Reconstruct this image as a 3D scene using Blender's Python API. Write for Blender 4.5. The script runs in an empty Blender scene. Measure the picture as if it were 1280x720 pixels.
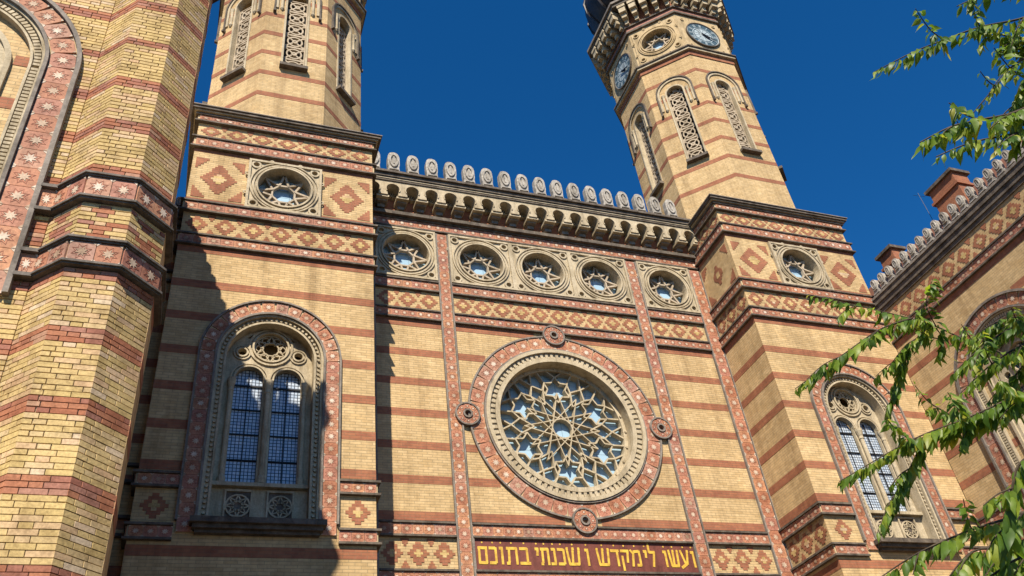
import bpy, bmesh, math, random
from mathutils import Vector, Matrix
from mathutils.geometry import tessellate_polygon

random.seed(7)
sc = bpy.context.scene
col = sc.collection
PI = math.pi
S = 20.0          # metres from the camera to the central wall; wall measures below are fractions of it
EYE = 1.6

# ------------------------------------------------------------------ camera
RT_ = Vector((0.9407202, -0.3212946, -0.1086977))
UP_ = Vector((-0.1182492, -0.6110282, 0.7827271))
FW_ = Vector((0.3179034, 0.7234738, 0.6127994))
FPX = 1068.35
cam_d = bpy.data.cameras.new('camera')
cam = bpy.data.objects.new('camera', cam_d)
col.objects.link(cam)
cam.matrix_world = Matrix(((RT_.x, UP_.x, -FW_.x, 0), (RT_.y, UP_.y, -FW_.y, 0), (RT_.z, UP_.z, -FW_.z, EYE), (0, 0, 0, 1)))
cam_d.sensor_width = 36.0
cam_d.lens = FPX / 1280.0 * 36.0
cam_d.clip_start = 0.05
cam_d.clip_end = 4000
sc.camera = cam

# ------------------------------------------------------------------ light
AZ, EL = math.radians(23.7), math.radians(44.6)
w = bpy.data.worlds.new('World'); sc.world = w; w.use_nodes = True
nt = w.node_tree
bg = nt.nodes['Background']
sky = nt.nodes.new('ShaderNodeTexSky')
sky.sky_type = 'NISHITA'; sky.sun_disc = False
sky.sun_elevation = EL; sky.sun_rotation = PI + AZ
sky.altitude = 2500; sky.air_density = 1.0; sky.dust_density = 0.0; sky.ozone_density = 6.0
hs = nt.nodes.new('ShaderNodeHueSaturation'); hs.inputs['Saturation'].default_value = 1.25; hs.inputs['Value'].default_value = 1.15
nt.links.new(sky.outputs[0], hs.inputs['Color']); nt.links.new(hs.outputs[0], bg.inputs[0])
bg.inputs[1].default_value = 0.082
sun_d = bpy.data.lights.new('sun', 'SUN'); sun_d.energy = 5.0; sun_d.angle = math.radians(0.5); sun_d.color = (1.0, 0.90, 0.76)
sun = bpy.data.objects.new('sun', sun_d); col.objects.link(sun)
tosun = Vector((-math.sin(AZ) * math.cos(EL), -math.cos(AZ) * math.cos(EL), math.sin(EL)))
sun.rotation_euler = tosun.to_track_quat('Z', 'Y').to_euler()
sun.location = tosun * 60
sc.view_settings.view_transform = 'Standard'; sc.view_settings.look = 'None'
sc.view_settings.exposure = 0.76; sc.view_settings.gamma = 1.0

# ------------------------------------------------------------------ materials
def srgb(r, g, b):
    f = lambda c: (c / 12.92 if c <= .04045 else ((c + .055) / 1.055) ** 2.4)
    return (f(r / 255), f(g / 255), f(b / 255), 1)

class NT:
    def __init__(s, name):
        s.m = bpy.data.materials.new(name); s.m.use_nodes = True
        s.t = s.m.node_tree; s.b = s.t.nodes['Principled BSDF']
    def n(s, kind, **kw):
        x = s.t.nodes.new('ShaderNode' + kind)
        for k, v in kw.items(): setattr(x, k, v)
        return x
    def l(s, a, b): s.t.links.new(a, b)
    def mix(s, fac, a, b, mode='MIX'):
        x = s.n('MixRGB', blend_type=mode)
        for i, v in enumerate((fac, a, b)):
            if hasattr(v, 'is_linked'): s.l(v, x.inputs[i])
            else: x.inputs[i].default_value = v
        return x.outputs[0]
    def math(s, op, a, b=0.5):
        x = s.n('Math', operation=op)
        for i, v in enumerate((a, b)):
            if hasattr(v, 'is_linked'): s.l(v, x.inputs[i])
            else: x.inputs[i].default_value = v
        return x.outputs[0]
    def noise(s, scale, detail=4, vec=None, rough=.55):
        x = s.n('TexNoise'); x.inputs['Scale'].default_value = scale; x.inputs['Detail'].default_value = detail
        x.inputs['Roughness'].default_value = rough
        if vec: s.l(vec, x.inputs['Vector'])
        return x.outputs[0]
    def ramp(s, fac, stops):
        x = s.n('ValToRGB'); e = x.color_ramp.elements
        while len(e) < len(stops): e.new(0.5)
        for el, (p, c) in zip(e, stops): el.position = p; el.color = c
        s.l(fac, x.inputs[0]); return x.outputs[0]
    def bump(s, h, strength=.4, dist=.02):
        x = s.n('Bump'); x.inputs['Strength'].default_value = strength; x.inputs['Distance'].default_value = dist
        s.l(h, x.inputs['Height']); s.l(x.outputs[0], s.b.inputs['Normal'])
    def col(s, c, rough=.8, spec=.3):
        if hasattr(c, 'is_linked'): s.l(c, s.b.inputs['Base Color'])
        else: s.b.inputs['Base Color'].default_value = c
        s.b.inputs['Roughness'].default_value = rough
        s.b.inputs['Specular IOR Level'].default_value = spec
        return s.m

ALB = (.82, .82, .82, 1)          # overall albedo of the masonry
def worldpos(t): return t.n('NewGeometry').outputs['Position']

def mat_brick(name, c1, c2, mortar, h=.075, wd=.27):
    t = NT(name)
    uv = t.n('UVMap').outputs[0]
    br = t.n('TexBrick'); t.l(uv, br.inputs['Vector'])
    br.inputs['Scale'].default_value = 1; br.inputs['Brick Width'].default_value = wd; br.inputs['Row Height'].default_value = h
    br.inputs['Mortar Size'].default_value = .006; br.inputs['Mortar Smooth'].default_value = .3; br.inputs['Bias'].default_value = 0
    br.inputs['Color1'].default_value = c1; br.inputs['Color2'].default_value = c2; br.inputs['Mortar'].default_value = mortar
    pos = worldpos(t)
    big = t.noise(.55, 5, pos); mid = t.noise(7, 3, pos)
    c = t.mix(1.0, br.outputs[0], t.ramp(big, [(.30, (.80, .78, .74, 1)), (.72, (1.08, 1.06, 1.02, 1))]), 'MULTIPLY')
    c = t.mix(1.0, c, t.ramp(mid, [(.30, (.84, .82, .80, 1)), (.70, (1.10, 1.08, 1.06, 1))]), 'MULTIPLY')
    mp = t.n('Mapping'); t.l(pos, mp.inputs['Vector']); mp.inputs['Scale'].default_value = (1.6, 1.6, .16)
    streak = t.noise(1.0, 6, mp.outputs[0], .7)                   # rain streaks and soot
    c = t.mix(1.0, c, t.ramp(streak, [(.30, (.66, .63, .60, 1)), (.50, (.97, .96, .95, 1)), (.75, (1.06, 1.05, 1.04, 1))]), 'MULTIPLY')
    patch = t.noise(2.3, 3, pos, .5)
    c = t.mix(1.0, c, t.ramp(patch, [(.60, (1, 1, 1, 1)), (.72, (1.10, 1.08, 1.05, 1))]), 'MULTIPLY')
    inv = t.math('SUBTRACT', 1.0, br.outputs[1])
    t.bump(inv, .6, .012)
    return t.col(t.mix(1.0, c, ALB, 'MULTIPLY'), .85, .2)

Y1, Y2 = (.72, .545, .305, 1), (.61, .445, .230, 1)
R1, R2 = (.44, .190, .105, 1), (.36, .145, .088, 1)
M = {}
M['brick_y'] = mat_brick('yellow brickwork', Y1, Y2, (.42, .34, .20, 1))
M['brick_r'] = mat_brick('red brickwork', R1, R2, (.32, .19, .12, 1))

def mat_piece(name, stops, rough=.85, bump=.35, scale=30):
    """single bricks and tiles: tint differs piece by piece"""
    t = NT(name)
    rnd = t.math('ADD', t.n('ObjectInfo').outputs['Random'], t.n('NewGeometry').outputs['Random Per Island'])
    rnd = t.math('FRACT', rnd)
    c = t.ramp(rnd, stops)
    pos = worldpos(t)
    nz = t.noise(scale, 4, pos)
    c = t.mix(1.0, c, t.ramp(nz, [(.30, (.74, .72, .70, 1)), (.68, (1.12, 1.10, 1.08, 1))]), 'MULTIPLY')
    big = t.noise(.7, 4, pos)
    c = t.mix(1.0, c, t.ramp(big, [(.3, (.84, .82, .8, 1)), (.7, (1.06, 1.05, 1.03, 1))]), 'MULTIPLY')
    gr = t.noise(3.1, 5, pos, .7)                                 # grime and worn glaze
    c = t.mix(1.0, c, t.ramp(gr, [(.34, (.66, .62, .58, 1)), (.52, (.98, .97, .96, 1)), (.8, (1.07, 1.06, 1.05, 1))]), 'MULTIPLY')
    t.bump(nz, bump, .01)
    return t.col(t.mix(1.0, c, ALB, 'MULTIPLY'), rough, .25)

M['piece_y'] = mat_piece('yellow brick', [(0, (.64, .485, .20, 1)), (.25, (.69, .52, .24, 1)), (.5, (.58, .435, .18, 1)), (.72, (.69, .53, .29, 1)), (.88, (.67, .46, .26, 1)), (1, (.72, .59, .41, 1))])
M['piece_r'] = mat_piece('red brick', [(0, (.42, .16, .085, 1)), (.35, (.50, .22, .12, 1)), (.65, (.37, .15, .10, 1)), (.9, (.44, .22, .16, 1)), (1, (.54, .33, .21, 1))])
M['mortar'] = NT('lime mortar').col((.46, .36, .21, 1), .95)
M['tile'] = mat_piece('terracotta tile', [(0, (.44, .19, .105, 1)), (.25, (.54, .25, .15, 1)), (.5, (.47, .22, .16, 1)), (.75, (.60, .30, .16, 1)), (1, (.50, .29, .22, 1))], .7, .3, 25)
M['tile_star'] = mat_piece('cream tile inlay', [(0, (.50, .36, .25, 1)), (.5, (.68, .55, .42, 1)), (1, (.78, .68, .57, 1))], .7, .2, 25)
M['tile_ring'] = mat_piece('dark red tile inlay', [(0, (.37, .13, .08, 1)), (1, (.43, .17, .11, 1))], .7, .2, 25)

def mat_stone(name, a, b, rough=.85, sc_=3.0, bump=.4):
    t = NT(name); pos = worldpos(t)
    n1 = t.noise(sc_, 6, pos, .65); n2 = t.noise(22, 4, pos)
    c = t.ramp(n1, [(.32, a), (.68, b)])
    c = t.mix(1.0, c, t.ramp(n2, [(.3, (.80, .79, .77, 1)), (.7, (1.08, 1.07, 1.06, 1))]), 'MULTIPLY')
    mp = t.n('Mapping'); t.l(pos, mp.inputs['Vector']); mp.inputs['Scale'].default_value = (3.5, 3.5, .6)
    st = t.noise(1.0, 6, mp.outputs[0], .7)
    c = t.mix(1.0, c, t.ramp(st, [(.32, (.55, .53, .50, 1)), (.52, (.96, .95, .94, 1)), (.8, (1.05, 1.05, 1.04, 1))]), 'MULTIPLY')
    t.bump(n2, bump, .015)
    return t.col(t.mix(1.0, c, ALB, 'MULTIPLY'), rough, .25)
M['stone'] = mat_stone('carved sandstone', (.48, .40, .26, 1), (.64, .55, .39, 1))
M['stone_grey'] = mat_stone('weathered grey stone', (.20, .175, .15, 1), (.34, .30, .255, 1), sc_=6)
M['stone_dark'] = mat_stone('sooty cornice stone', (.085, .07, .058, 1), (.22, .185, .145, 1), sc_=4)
M['moulding'] = mat_stone('dark grey moulding', (.11, .098, .085, 1), (.24, .21, .18, 1), sc_=8)
M['stone_white'] = mat_stone('pale battlement stone', (.28, .26, .23, 1), (.60, .57, .51, 1), sc_=9)
M['lattice'] = mat_stone('pale lattice stone', (.46, .38, .27, 1), (.60, .51, .39, 1))
M['stage'] = mat_stone('ochre stone facing', (.50, .38, .20, 1), (.64, .50, .30, 1))

def mat_glass(name, a, b, gx, gz, line, rough=.25, spec=.5):
    t = NT(name); uv = t.n('UVMap').outputs[0]
    br = t.n('TexBrick', offset=0.0); t.l(uv, br.inputs['Vector'])
    br.inputs['Scale'].default_value = 1; br.inputs['Brick Width'].default_value = gx; br.inputs['Row Height'].default_value = gz
    br.inputs['Mortar Size'].default_value = line; br.inputs['Mortar Smooth'].default_value = .2
    br.inputs['Color1'].default_value = a; br.inputs['Color2'].default_value = b; br.inputs['Mortar'].default_value = (.03, .035, .045, 1)
    inv = t.math('SUBTRACT', 1.0, br.outputs[1]); t.bump(inv, .4, .01)
    return t.col(br.outputs[0], rough, spec)
M['glass_rose'] = mat_glass('milky blue glass', (.27, .41, .52, 1), (.33, .47, .57, 1), .5, .5, .004, .6, .10)
M['glass_win'] = mat_glass('leaded blue glass', (.34, .42, .52, 1), (.52, .58, .64, 1), .085, .085, .010)
M['glass_dark'] = mat_glass('dark glass', (.03, .04, .06, 1), (.05, .06, .08, 1), .3, .3, .02)
M['maroon'] = mat_stone('maroon plaque', (.17, .052, .038, 1), (.24, .080, .058, 1), .6, 2, .15)
t = NT('gilded letters'); gz = t.noise(9, 4, worldpos(t)); M['gold'] = t.col(t.ramp(gz, [(.3, (.42, .25, .03, 1)), (.65, (.68, .45, .06, 1))]), .5, .4)
M['clock'] = mat_stone('enamelled clock dial', (.44, .54, .58, 1), (.54, .63, .66, 1), .35, 5, .05)
M['clock_ring'] = mat_stone('blue clock ring', (.05, .10, .13, 1), (.09, .15, .19, 1), .5, 5, .05)
M['iron'] = NT('black iron').col((.012, .012, .014, 1), .5)
M['dome'] = mat_stone('dark copper dome', (.025, .022, .02, 1), (.06, .05, .045, 1), .5, 3, .2)
M['void'] = NT('dark interior').col((.012, .011, .012, 1), .9)
M['roof'] = mat_stone('red roof tiles', (.20, .09, .06, 1), (.32, .15, .10, 1), .85, 5)
M['ground'] = mat_stone('paving', (.07, .068, .065, 1), (.12, .115, .105, 1), .9, 1.2)

def mat_leaf():
    t = NT('leaf')
    rnd = t.math('FRACT', t.math('ADD', t.n('ObjectInfo').outputs['Random'], t.n('NewGeometry').outputs['Random Per Island']))
    c = t.ramp(rnd, [(0, (.055, .115, .016, 1)), (.35, (.11, .19, .02, 1)), (.7, (.17, .25, .028, 1)), (.9, (.25, .31, .035, 1)), (1, (.36, .33, .045, 1))])
    nz = t.noise(40, 3, worldpos(t)); c = t.mix(1.0, c, t.ramp(nz, [(.3, (.8, .8, .8, 1)), (.7, (1.12, 1.12, 1.1, 1))]), 'MULTIPLY')
    t.col(c, .45, .4)
    tr = t.n('BsdfTranslucent'); t.l(t.mix(1.0, c, (1.7, 1.75, .9, 1), 'MULTIPLY'), tr.inputs[0])
    mx = t.n('MixShader'); mx.inputs[0].default_value = .48
    t.l(t.b.outputs[0], mx.inputs[1]); t.l(tr.outputs[0], mx.inputs[2])
    t.l(mx.outputs[0], t.t.nodes['Material Output'].inputs[0])
    return t.m
M['leaf'] = mat_leaf()
M['bark'] = mat_stone('bark', (.05, .038, .026, 1), (.12, .09, .06, 1), .9, 14)

# ------------------------------------------------------------------ mesh helpers
Z = Vector((0, 0, 1))
class Frame:
    """a wall plane: u along the wall and z up (both in fractions of S), d outward in metres"""
    def __init__(s, O, N):
        s.O = Vector(O); s.N = Vector(N).normalized(); s.U = Z.cross(s.N)
    def p(s, u, z, d=0.0): return s.O + s.U * (u * S) + Z * (z * S + EYE) + s.N * d

class MB:
    def __init__(s): s.v = []; s.f = []; s.m = []
    def add(s, pts, faces, m=0):
        b = len(s.v); s.v += [tuple(p) for p in pts]
        for f in faces: s.f.append([b + i for i in f]); s.m.append(m)
    def box(s, F, u0, u1, z0, z1, d0, d1, m=0):
        s.add([F.p(u, z, d) for d in (d0, d1) for (u, z) in ((u0, z0), (u1, z0), (u1, z1), (u0, z1))],
              [(3, 2, 1, 0), (4, 5, 6, 7), (0, 1, 5, 4), (1, 2, 6, 5), (2, 3, 7, 6), (3, 0, 4, 7)], m); return s
    def wbox(s, x0, x1, y0, y1, z0, z1, m=0):
        s.add([(x, y, z) for z in (z0, z1) for (x, y) in ((x0, y0), (x1, y0), (x1, y1), (x0, y1))],
              [(3, 2, 1, 0), (4, 5, 6, 7), (0, 1, 5, 4), (1, 2, 6, 5), (2, 3, 7, 6), (3, 0, 4, 7)], m); return s
    def plate(s, F, outer, holes, d0, d1, m=0, back=True):
        loops = [outer] + list(holes)
        tri = tessellate_polygon([[Vector((a, b, 0)) for a, b in l] for l in loops])
        flat = [p for l in loops for p in l]; n = len(flat)
        pts = [F.p(a, b, d1) for a, b in flat] + [F.p(a, b, d0) for a, b in flat]
        fs = []
        for t in tri:
            a, b, c = [flat[i] for i in t]
            if (b[0]-a[0])*(c[1]-a[1]) - (c[0]-a[0])*(b[1]-a[1]) < 0: t = t[::-1]
            fs.append(tuple(t))
            if back: fs.append(tuple(i + n for i in t[::-1]))
        o = 0
        for l in loops:
            k = len(l)
            for i in range(k): j = (i + 1) % k; fs.append((o + i, o + j, n + o + j, n + o + i))
            o += k
        s.add(pts, fs, m); return s
    def strip(s, F, A, B, d0, d1, closed=False, m=0):
        n = len(A)
        pts = [F.p(a, b, d) for d in (d1, d0) for P in (A, B) for a, b in P]
        fs = []
        for i in range(n if closed else n - 1):
            j = (i + 1) % n
            fs += [(i, j, n + j, n + i), (2*n + i, 3*n + i, 3*n + j, 2*n + j), (i, 2*n + i, 2*n + j, j), (n + i, n + j, 3*n + j, 3*n + i)]
        if not closed:
            fs += [(0, n, 3*n, 2*n), (n - 1, 3*n - 1, 4*n - 1, 2*n - 1)]
        s.add(pts, fs, m); return s
    def ring(s, F, cu, cz, r0, r1, d0, d1, n=40, m=0):
        return s.strip(F, circ(cu, cz, r1, n), circ(cu, cz, r0, n), d0, d1, True, m)
    def arch(s, F, cu, zs, r0, r1, zb, d0, d1, n=24, m=0):
        return s.strip(F, archp(cu, zs, r1, zb, n), archp(cu, zs, r0, zb, n), d0, d1, False, m)
    def bar(s, F, p, q, wd, d0, d1, m=0):
        dx, dz = q[0]-p[0], q[1]-p[1]; L = math.hypot(dx, dz) or 1e-9
        nx, nz = -dz / L * wd / 2, dx / L * wd / 2
        s.plate(F, [(p[0]-nx, p[1]-nz), (q[0]-nx, q[1]-nz), (q[0]+nx, q[1]+nz), (p[0]+nx, p[1]+nz)], [], d0, d1, m); return s
    def tube(s, pts, rad, n=6, m=0):
        pts = [Vector(p) for p in pts]; b = len(s.v); k = len(pts)
        for i, p in enumerate(pts):
            t = (pts[min(i+1, k-1)] - pts[max(i-1, 0)]).normalized()
            a = t.cross(Vector((.31, .17, .93))).normalized(); c = t.cross(a)
            r = rad[i] if isinstance(rad, (list, tuple)) else rad
            for j in range(n):
                th = 2 * PI * j / n; s.v.append(tuple(p + (a * math.cos(th) + c * math.sin(th)) * r))
        for i in range(k-1):
            for j in range(n):
                s.f.append([b+i*n+j, b+i*n+(j+1) % n, b+(i+1)*n+(j+1) % n, b+(i+1)*n+j]); s.m.append(m)
        s.f.append([b+j for j in range(n)]); s.m.append(m); s.f.append([b+(k-1)*n+j for j in range(n)][::-1]); s.m.append(m); return s
    def lathe(s, cx, cy, prof, n=24, m=0, rot=0):
        b = len(s.v); k = len(prof)
        for r, z in prof:
            for j in range(n):
                th = 2*PI*(j)/n + rot; s.v.append((cx + r*math.cos(th), cy + r*math.sin(th), z))
        for i in range(k-1):
            for j in range(n):
                s.f.append([b+i*n+j, b+i*n+(j+1) % n, b+(i+1)*n+(j+1) % n, b+(i+1)*n+j]); s.m.append(m)
        s.f.append([b+j for j in range(n)][::-1]); s.m.append(m); s.f.append([b+(k-1)*n+j for j in range(n)]); s.m.append(m); return s
    def octo(s, cx, cy, a0, a1, z0, z1, m=0):
        """octagonal prism, apothem a0 at the bottom, a1 at the top (metres)"""
        c8 = math.cos(PI/8)
        return s.lathe(cx, cy, [(a0/c8, z0), (a1/c8, z1)], 8, m, PI/8)
    def mesh(s, name, mats, smooth=False):
        me = bpy.data.meshes.new(name); me.from_pydata(s.v, [], s.f)
        for k in mats: me.materials.append(M[k])
        me.polygons.foreach_set('material_index', s.m)
        bm = bmesh.new(); bm.from_mesh(me); bmesh.ops.recalc_face_normals(bm, faces=bm.faces)
        uv = bm.loops.layers.uv.new('UVMap')
        for f in bm.faces:
            n = f.normal
            if abs(n.z) > .8:
                for l in f.loops: l[uv].uv = (l.vert.co.x, l.vert.co.y)
            else:
                tdir = Z.cross(n); tdir.normalize()
                for l in f.loops: l[uv].uv = (l.vert.co.dot(tdir), l.vert.co.z)
        bm.to_mesh(me); bm.free()
        if smooth: me.shade_smooth()
        return me
    def build(s, name, mats, parent=None, kind=None, label=None, smooth=False):
        if isinstance(mats, str): mats = [mats]
        return place(name, s.mesh(name, mats, smooth), Matrix(), parent, kind, label)

def place(name, me, mw, parent=None, kind=None, label=None):
    o = bpy.data.objects.new(name, me); col.objects.link(o)
    o.matrix_basis = mw
    if parent:
        o.parent = parent
        if parent.type == 'EMPTY': o.matrix_parent_inverse = Matrix.Translation(-parent.location)
    if kind: o['kind'] = kind
    if label: o['label'] = label
    return o
def thing(name, loc, label, cat, group=None):
    o = bpy.data.objects.new(name, None); col.objects.link(o); o.location = loc
    o['label'] = label; o['category'] = cat
    if group: o['group'] = group
    return o

def circ(cu, cz, r, n=40): return [(cu + r*math.cos(2*PI*i/n), cz + r*math.sin(2*PI*i/n)) for i in range(n)]
def archp(cu, zs, r, zb, n=24):
    return [(cu + r, zb)] + [(cu + r*math.cos(PI*i/n), zs + r*math.sin(PI*i/n)) for i in range(n+1)] + [(cu - r, zb)]
def rect(u0, u1, z0, z1): return [(u0, z0), (u1, z0), (u1, z1), (u0, z1)]

# ------------------------------------------------------------------ shared small meshes
def local_frame():
    F = Frame((0, 0, 0), (0, -1, 0)); F.p = lambda u, z, d=0.0: Vector((u, -d, z)); return F
LF = local_frame()
def star(r0, r1, n, rot=0, cu=0, cz=0):
    return [(cu + (r1 if i % 2 == 0 else r0)*math.cos(rot + PI*i/n), cz + (r1 if i % 2 == 0 else r0)*math.sin(rot + PI*i/n)) for i in range(2*n)]
def tile_mesh():
    mb = MB()
    mb.box(LF, -.487, .487, -.487, .487, 0, .03, 0)
    mb.plate(LF, star(.12, .245, 8, PI/8), [], .028, .037, 1, False)          # white eight-pointed star
    mb.strip(LF, star(.235, .40, 8, PI/8), star(.20, .365, 8, PI/8), .028, .034, True, 2)
    for sx in (-1, 1):
        for sz in (-1, 1):
            mb.plate(LF, [(sx*.485, sz*.485), (sx*.34, sz*.485), (sx*.41, sz*.41), (sx*.485, sz*.34)], [], .028, .035, 1, False)
    return mb.mesh('star_tile', ['tile', 'tile_star', 'tile_ring'])
TILE = tile_mesh()
def tile(F, u, z, d, wd, h, parent, rot=0.0):
    c, s_ = math.cos(rot), math.sin(rot)
    X = (F.U*c + Z*s_) * (wd*S); Zz = (-F.U*s_ + Z*c) * (h*S); Yv = -F.N
    o = F.p(u, z, d)
    place('tile', TILE, Matrix(((X.x, Yv.x, Zz.x, o.x), (X.y, Yv.y, Zz.y, o.y), (X.z, Yv.z, Zz.z, o.z), (0, 0, 0, 1))), parent)
def tile_run(F, u0, u1, z0, z1, d, parent, pitch=None, vertical=False):
    L = (z1 - z0) if vertical else (u1 - u0)
    pitch = pitch or ((u1-u0) if vertical else (z1-z0))
    n = max(1, round(L / pitch)); p = L / n
    for i in range(n):
        if vertical: tile(F, (u0+u1)/2, z0 + p*(i+.5), d, u1-u0, p, parent)
        else: tile(F, u0 + p*(i+.5), (z0+z1)/2, d, p, z1-z0, parent)
def tile_arc(F, cu, cz, r0, r1, a0, a1, d, parent):
    rm = (r0+r1)/2; n = max(1, round(abs(a1-a0)*rm/(r1-r0))); st = (a1-a0)/n
    for i in range(n):
        a = a0 + st*(i+.5)
        tile(F, cu + rm*math.cos(a), cz + rm*math.sin(a), d, (r1-r0)*.96, abs(st)*r0*1.04, parent, a)

_step = {}
def stepped(kind, wd, h, course=.075, cell=.07, inner=True):
    """brick diaper motifs: 'diamond', 'up'/'down' triangles, corner triangles 'ne','nw','se','sw'"""
    key = (kind, round(wd, 3), round(h, 3), inner)
    if key in _step: return _step[key]
    mb = MB(); n = max(2, round(h/course)); c = h/n
    if kind == 'diamond' and n % 2 == 0: n += 1; c = h/n
    for i in range(n):
        z0 = -h/2 + c*i; zc = z0 + c/2
        if kind == 'diamond':
            f = 1 - abs(zc)/(h/2+c/2); hw = max(cell/2, round(wd/2*f/cell)*cell)
            mb.box(LF, -hw, hw, z0, z0+c, -.02, .012, 0)
            if inner and abs(zc) < h*.17:
                iw = max(cell*.75, hw - wd*.30); mb.box(LF, -iw, iw, z0+.001, z0+c-.001, 0, .018, 1)
        else:
            t_ = (i+.5)/n
            f = t_ if kind in ('down', 'nw', 'ne') else 1-t_
            full = max(cell, round(wd*f/cell)*cell)
            if kind in ('up', 'down'): a, b = -full/2, full/2
            elif kind in ('nw', 'sw'): a, b = -wd/2, -wd/2 + full
            else: a, b = wd/2 - full, wd/2
            mb.box(LF, a, b, z0, z0+c, -.02, .012, 0)
    _step[key] = mb.mesh('brick_' + ('diamond' if kind == 'diamond' else 'triangle'), ['brick_r', 'piece_y'])
    return _step[key]
def motif(F, kind, u, z, wd, h, parent, inner=True, d=0.0):
    o = F.p(u, z, d); U, N = F.U, F.N
    place('brick_diamond' if kind == 'diamond' else 'brick_triangle', stepped(kind, wd, h, inner=inner),
          Matrix(((U.x, -N.x, 0, o.x), (U.y, -N.y, 0, o.y), (0, 0, 1, o.z), (0, 0, 0, 1))), parent)
def diamond_run(F, u0, u1, z0, z1, parent, pitch=.0345):
    n = max(1, round((u1-u0)/pitch)); p = (u1-u0)/n; H = (z1-z0)*S
    for i in range(n):
        motif(F, 'diamond', u0+p*(i+.5), (z0+z1)/2, min(.56, p*S*.84), H*.74, parent)
    for i in range(n+1):
        u = u0 + p*i
        if i in (0, n): continue
        motif(F, 'up', u, z0 + .11/S, .28, .20, parent); motif(F, 'down', u, z1 - .11/S, .28, .20, parent)

def merlon_mesh(wd, h, th):
    half = [(.49, 0), (.49, .12), (.42, .15), (.40, .23), (.30, .26), (.28, .40), (.31, .52), (.31, .80), (.27, .90), (.18, .97), (.08, .995)]
    pts = [(x*wd, z*h) for x, z in half] + [(0, h)] + [(-x*wd, z*h) for x, z in half[::-1]]
    mb = MB(); mb.plate(LF, pts, [], -th/2, th/2, 0)
    el = lambda k: [(math.cos(2*PI*i/20)*wd*.23*k, h*.66 + math.sin(2*PI*i/20)*h*.27*k) for i in range(20)]
    for sgn in (1,):
        mb.strip(LF, el(1.0), el(.70), th/2 - .01, th/2 + .05, True)
        mb.bar(LF, (0, h*.52), (0, h*.80), wd*.09, th/2 - .01, th/2 + .04)
        mb.box(LF, -.36*wd, .36*wd, h*.05, h*.11, th/2 - .01, th/2 + .04)
        mb.box(LF, -.24*wd, .24*wd, h*.28, h*.31, th/2 - .01, th/2 + .05)
    return mb.mesh('merlon', ['stone_white'])
MERLON = merlon_mesh(.66, 1.20, .20)
MERLON_S = merlon_mesh(.37, .62, .16)
def at(F, u, z, d=0.0):
    o = F.p(u, z, d); U, N = F.U, F.N
    return Matrix(((U.x, -N.x, 0, o.x), (U.y, -N.y, 0, o.y), (0, 0, 1, o.z), (0, 0, 0, 1)))

def arcade_mesh(p, h, d):
    """one bay of the corbel table: horseshoe niche between two half piers, on stepped corbels"""
    mb = MB()
    zb = h*.34; r = p*.33; zc = h*.62
    arc = [(r*math.cos(a), zc + r*math.sin(a)) for a in [math.radians(-28 + i*236/16) for i in range(17)]]
    neck = r*.82
    pts = [(neck, zb)] + arc + [(-neck, zb), (-p/2, zb), (-p/2, h), (p/2, h), (p/2, zb)]
    mb.plate(LF, pts, [], .002, d, 0)
    mb.strip(LF, [(x*1.16, zc + (z-zc)*1.16) for x, z in arc], [(x*1.02, zc + (z-zc)*1.02) for x, z in arc], d-.01, d+.03, False, 0)
    for k in range(7):                                            # shell ribs in the niche
        a = math.radians(10 + k*160/6)
        mb.bar(LF, (r*.25*math.cos(a), zc-r*.1 + r*.25*math.sin(a)), (r*.98*math.cos(a), zc + r*.98*math.sin(a)), .022, .004, d*.30, 0)
    for sx in (-1, 1):
        a, b = sorted((sx*p/2*.999, sx*p*.19))
        mb.box(LF, a, b, zb-.07, zb-.002, .002, d*.92, 0)
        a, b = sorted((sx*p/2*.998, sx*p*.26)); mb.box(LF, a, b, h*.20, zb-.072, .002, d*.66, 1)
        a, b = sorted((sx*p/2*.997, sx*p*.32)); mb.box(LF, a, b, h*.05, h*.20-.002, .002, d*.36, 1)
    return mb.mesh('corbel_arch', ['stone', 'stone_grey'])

def chords(n, k, r, cu, cz, rot=PI/2):
    P = [(cu + r*math.cos(rot + 2*PI*i/n), cz + r*math.sin(rot + 2*PI*i/n)) for i in range(n)]
    return [(P[i], P[(i+k) % n]) for i in range(n)]

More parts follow.
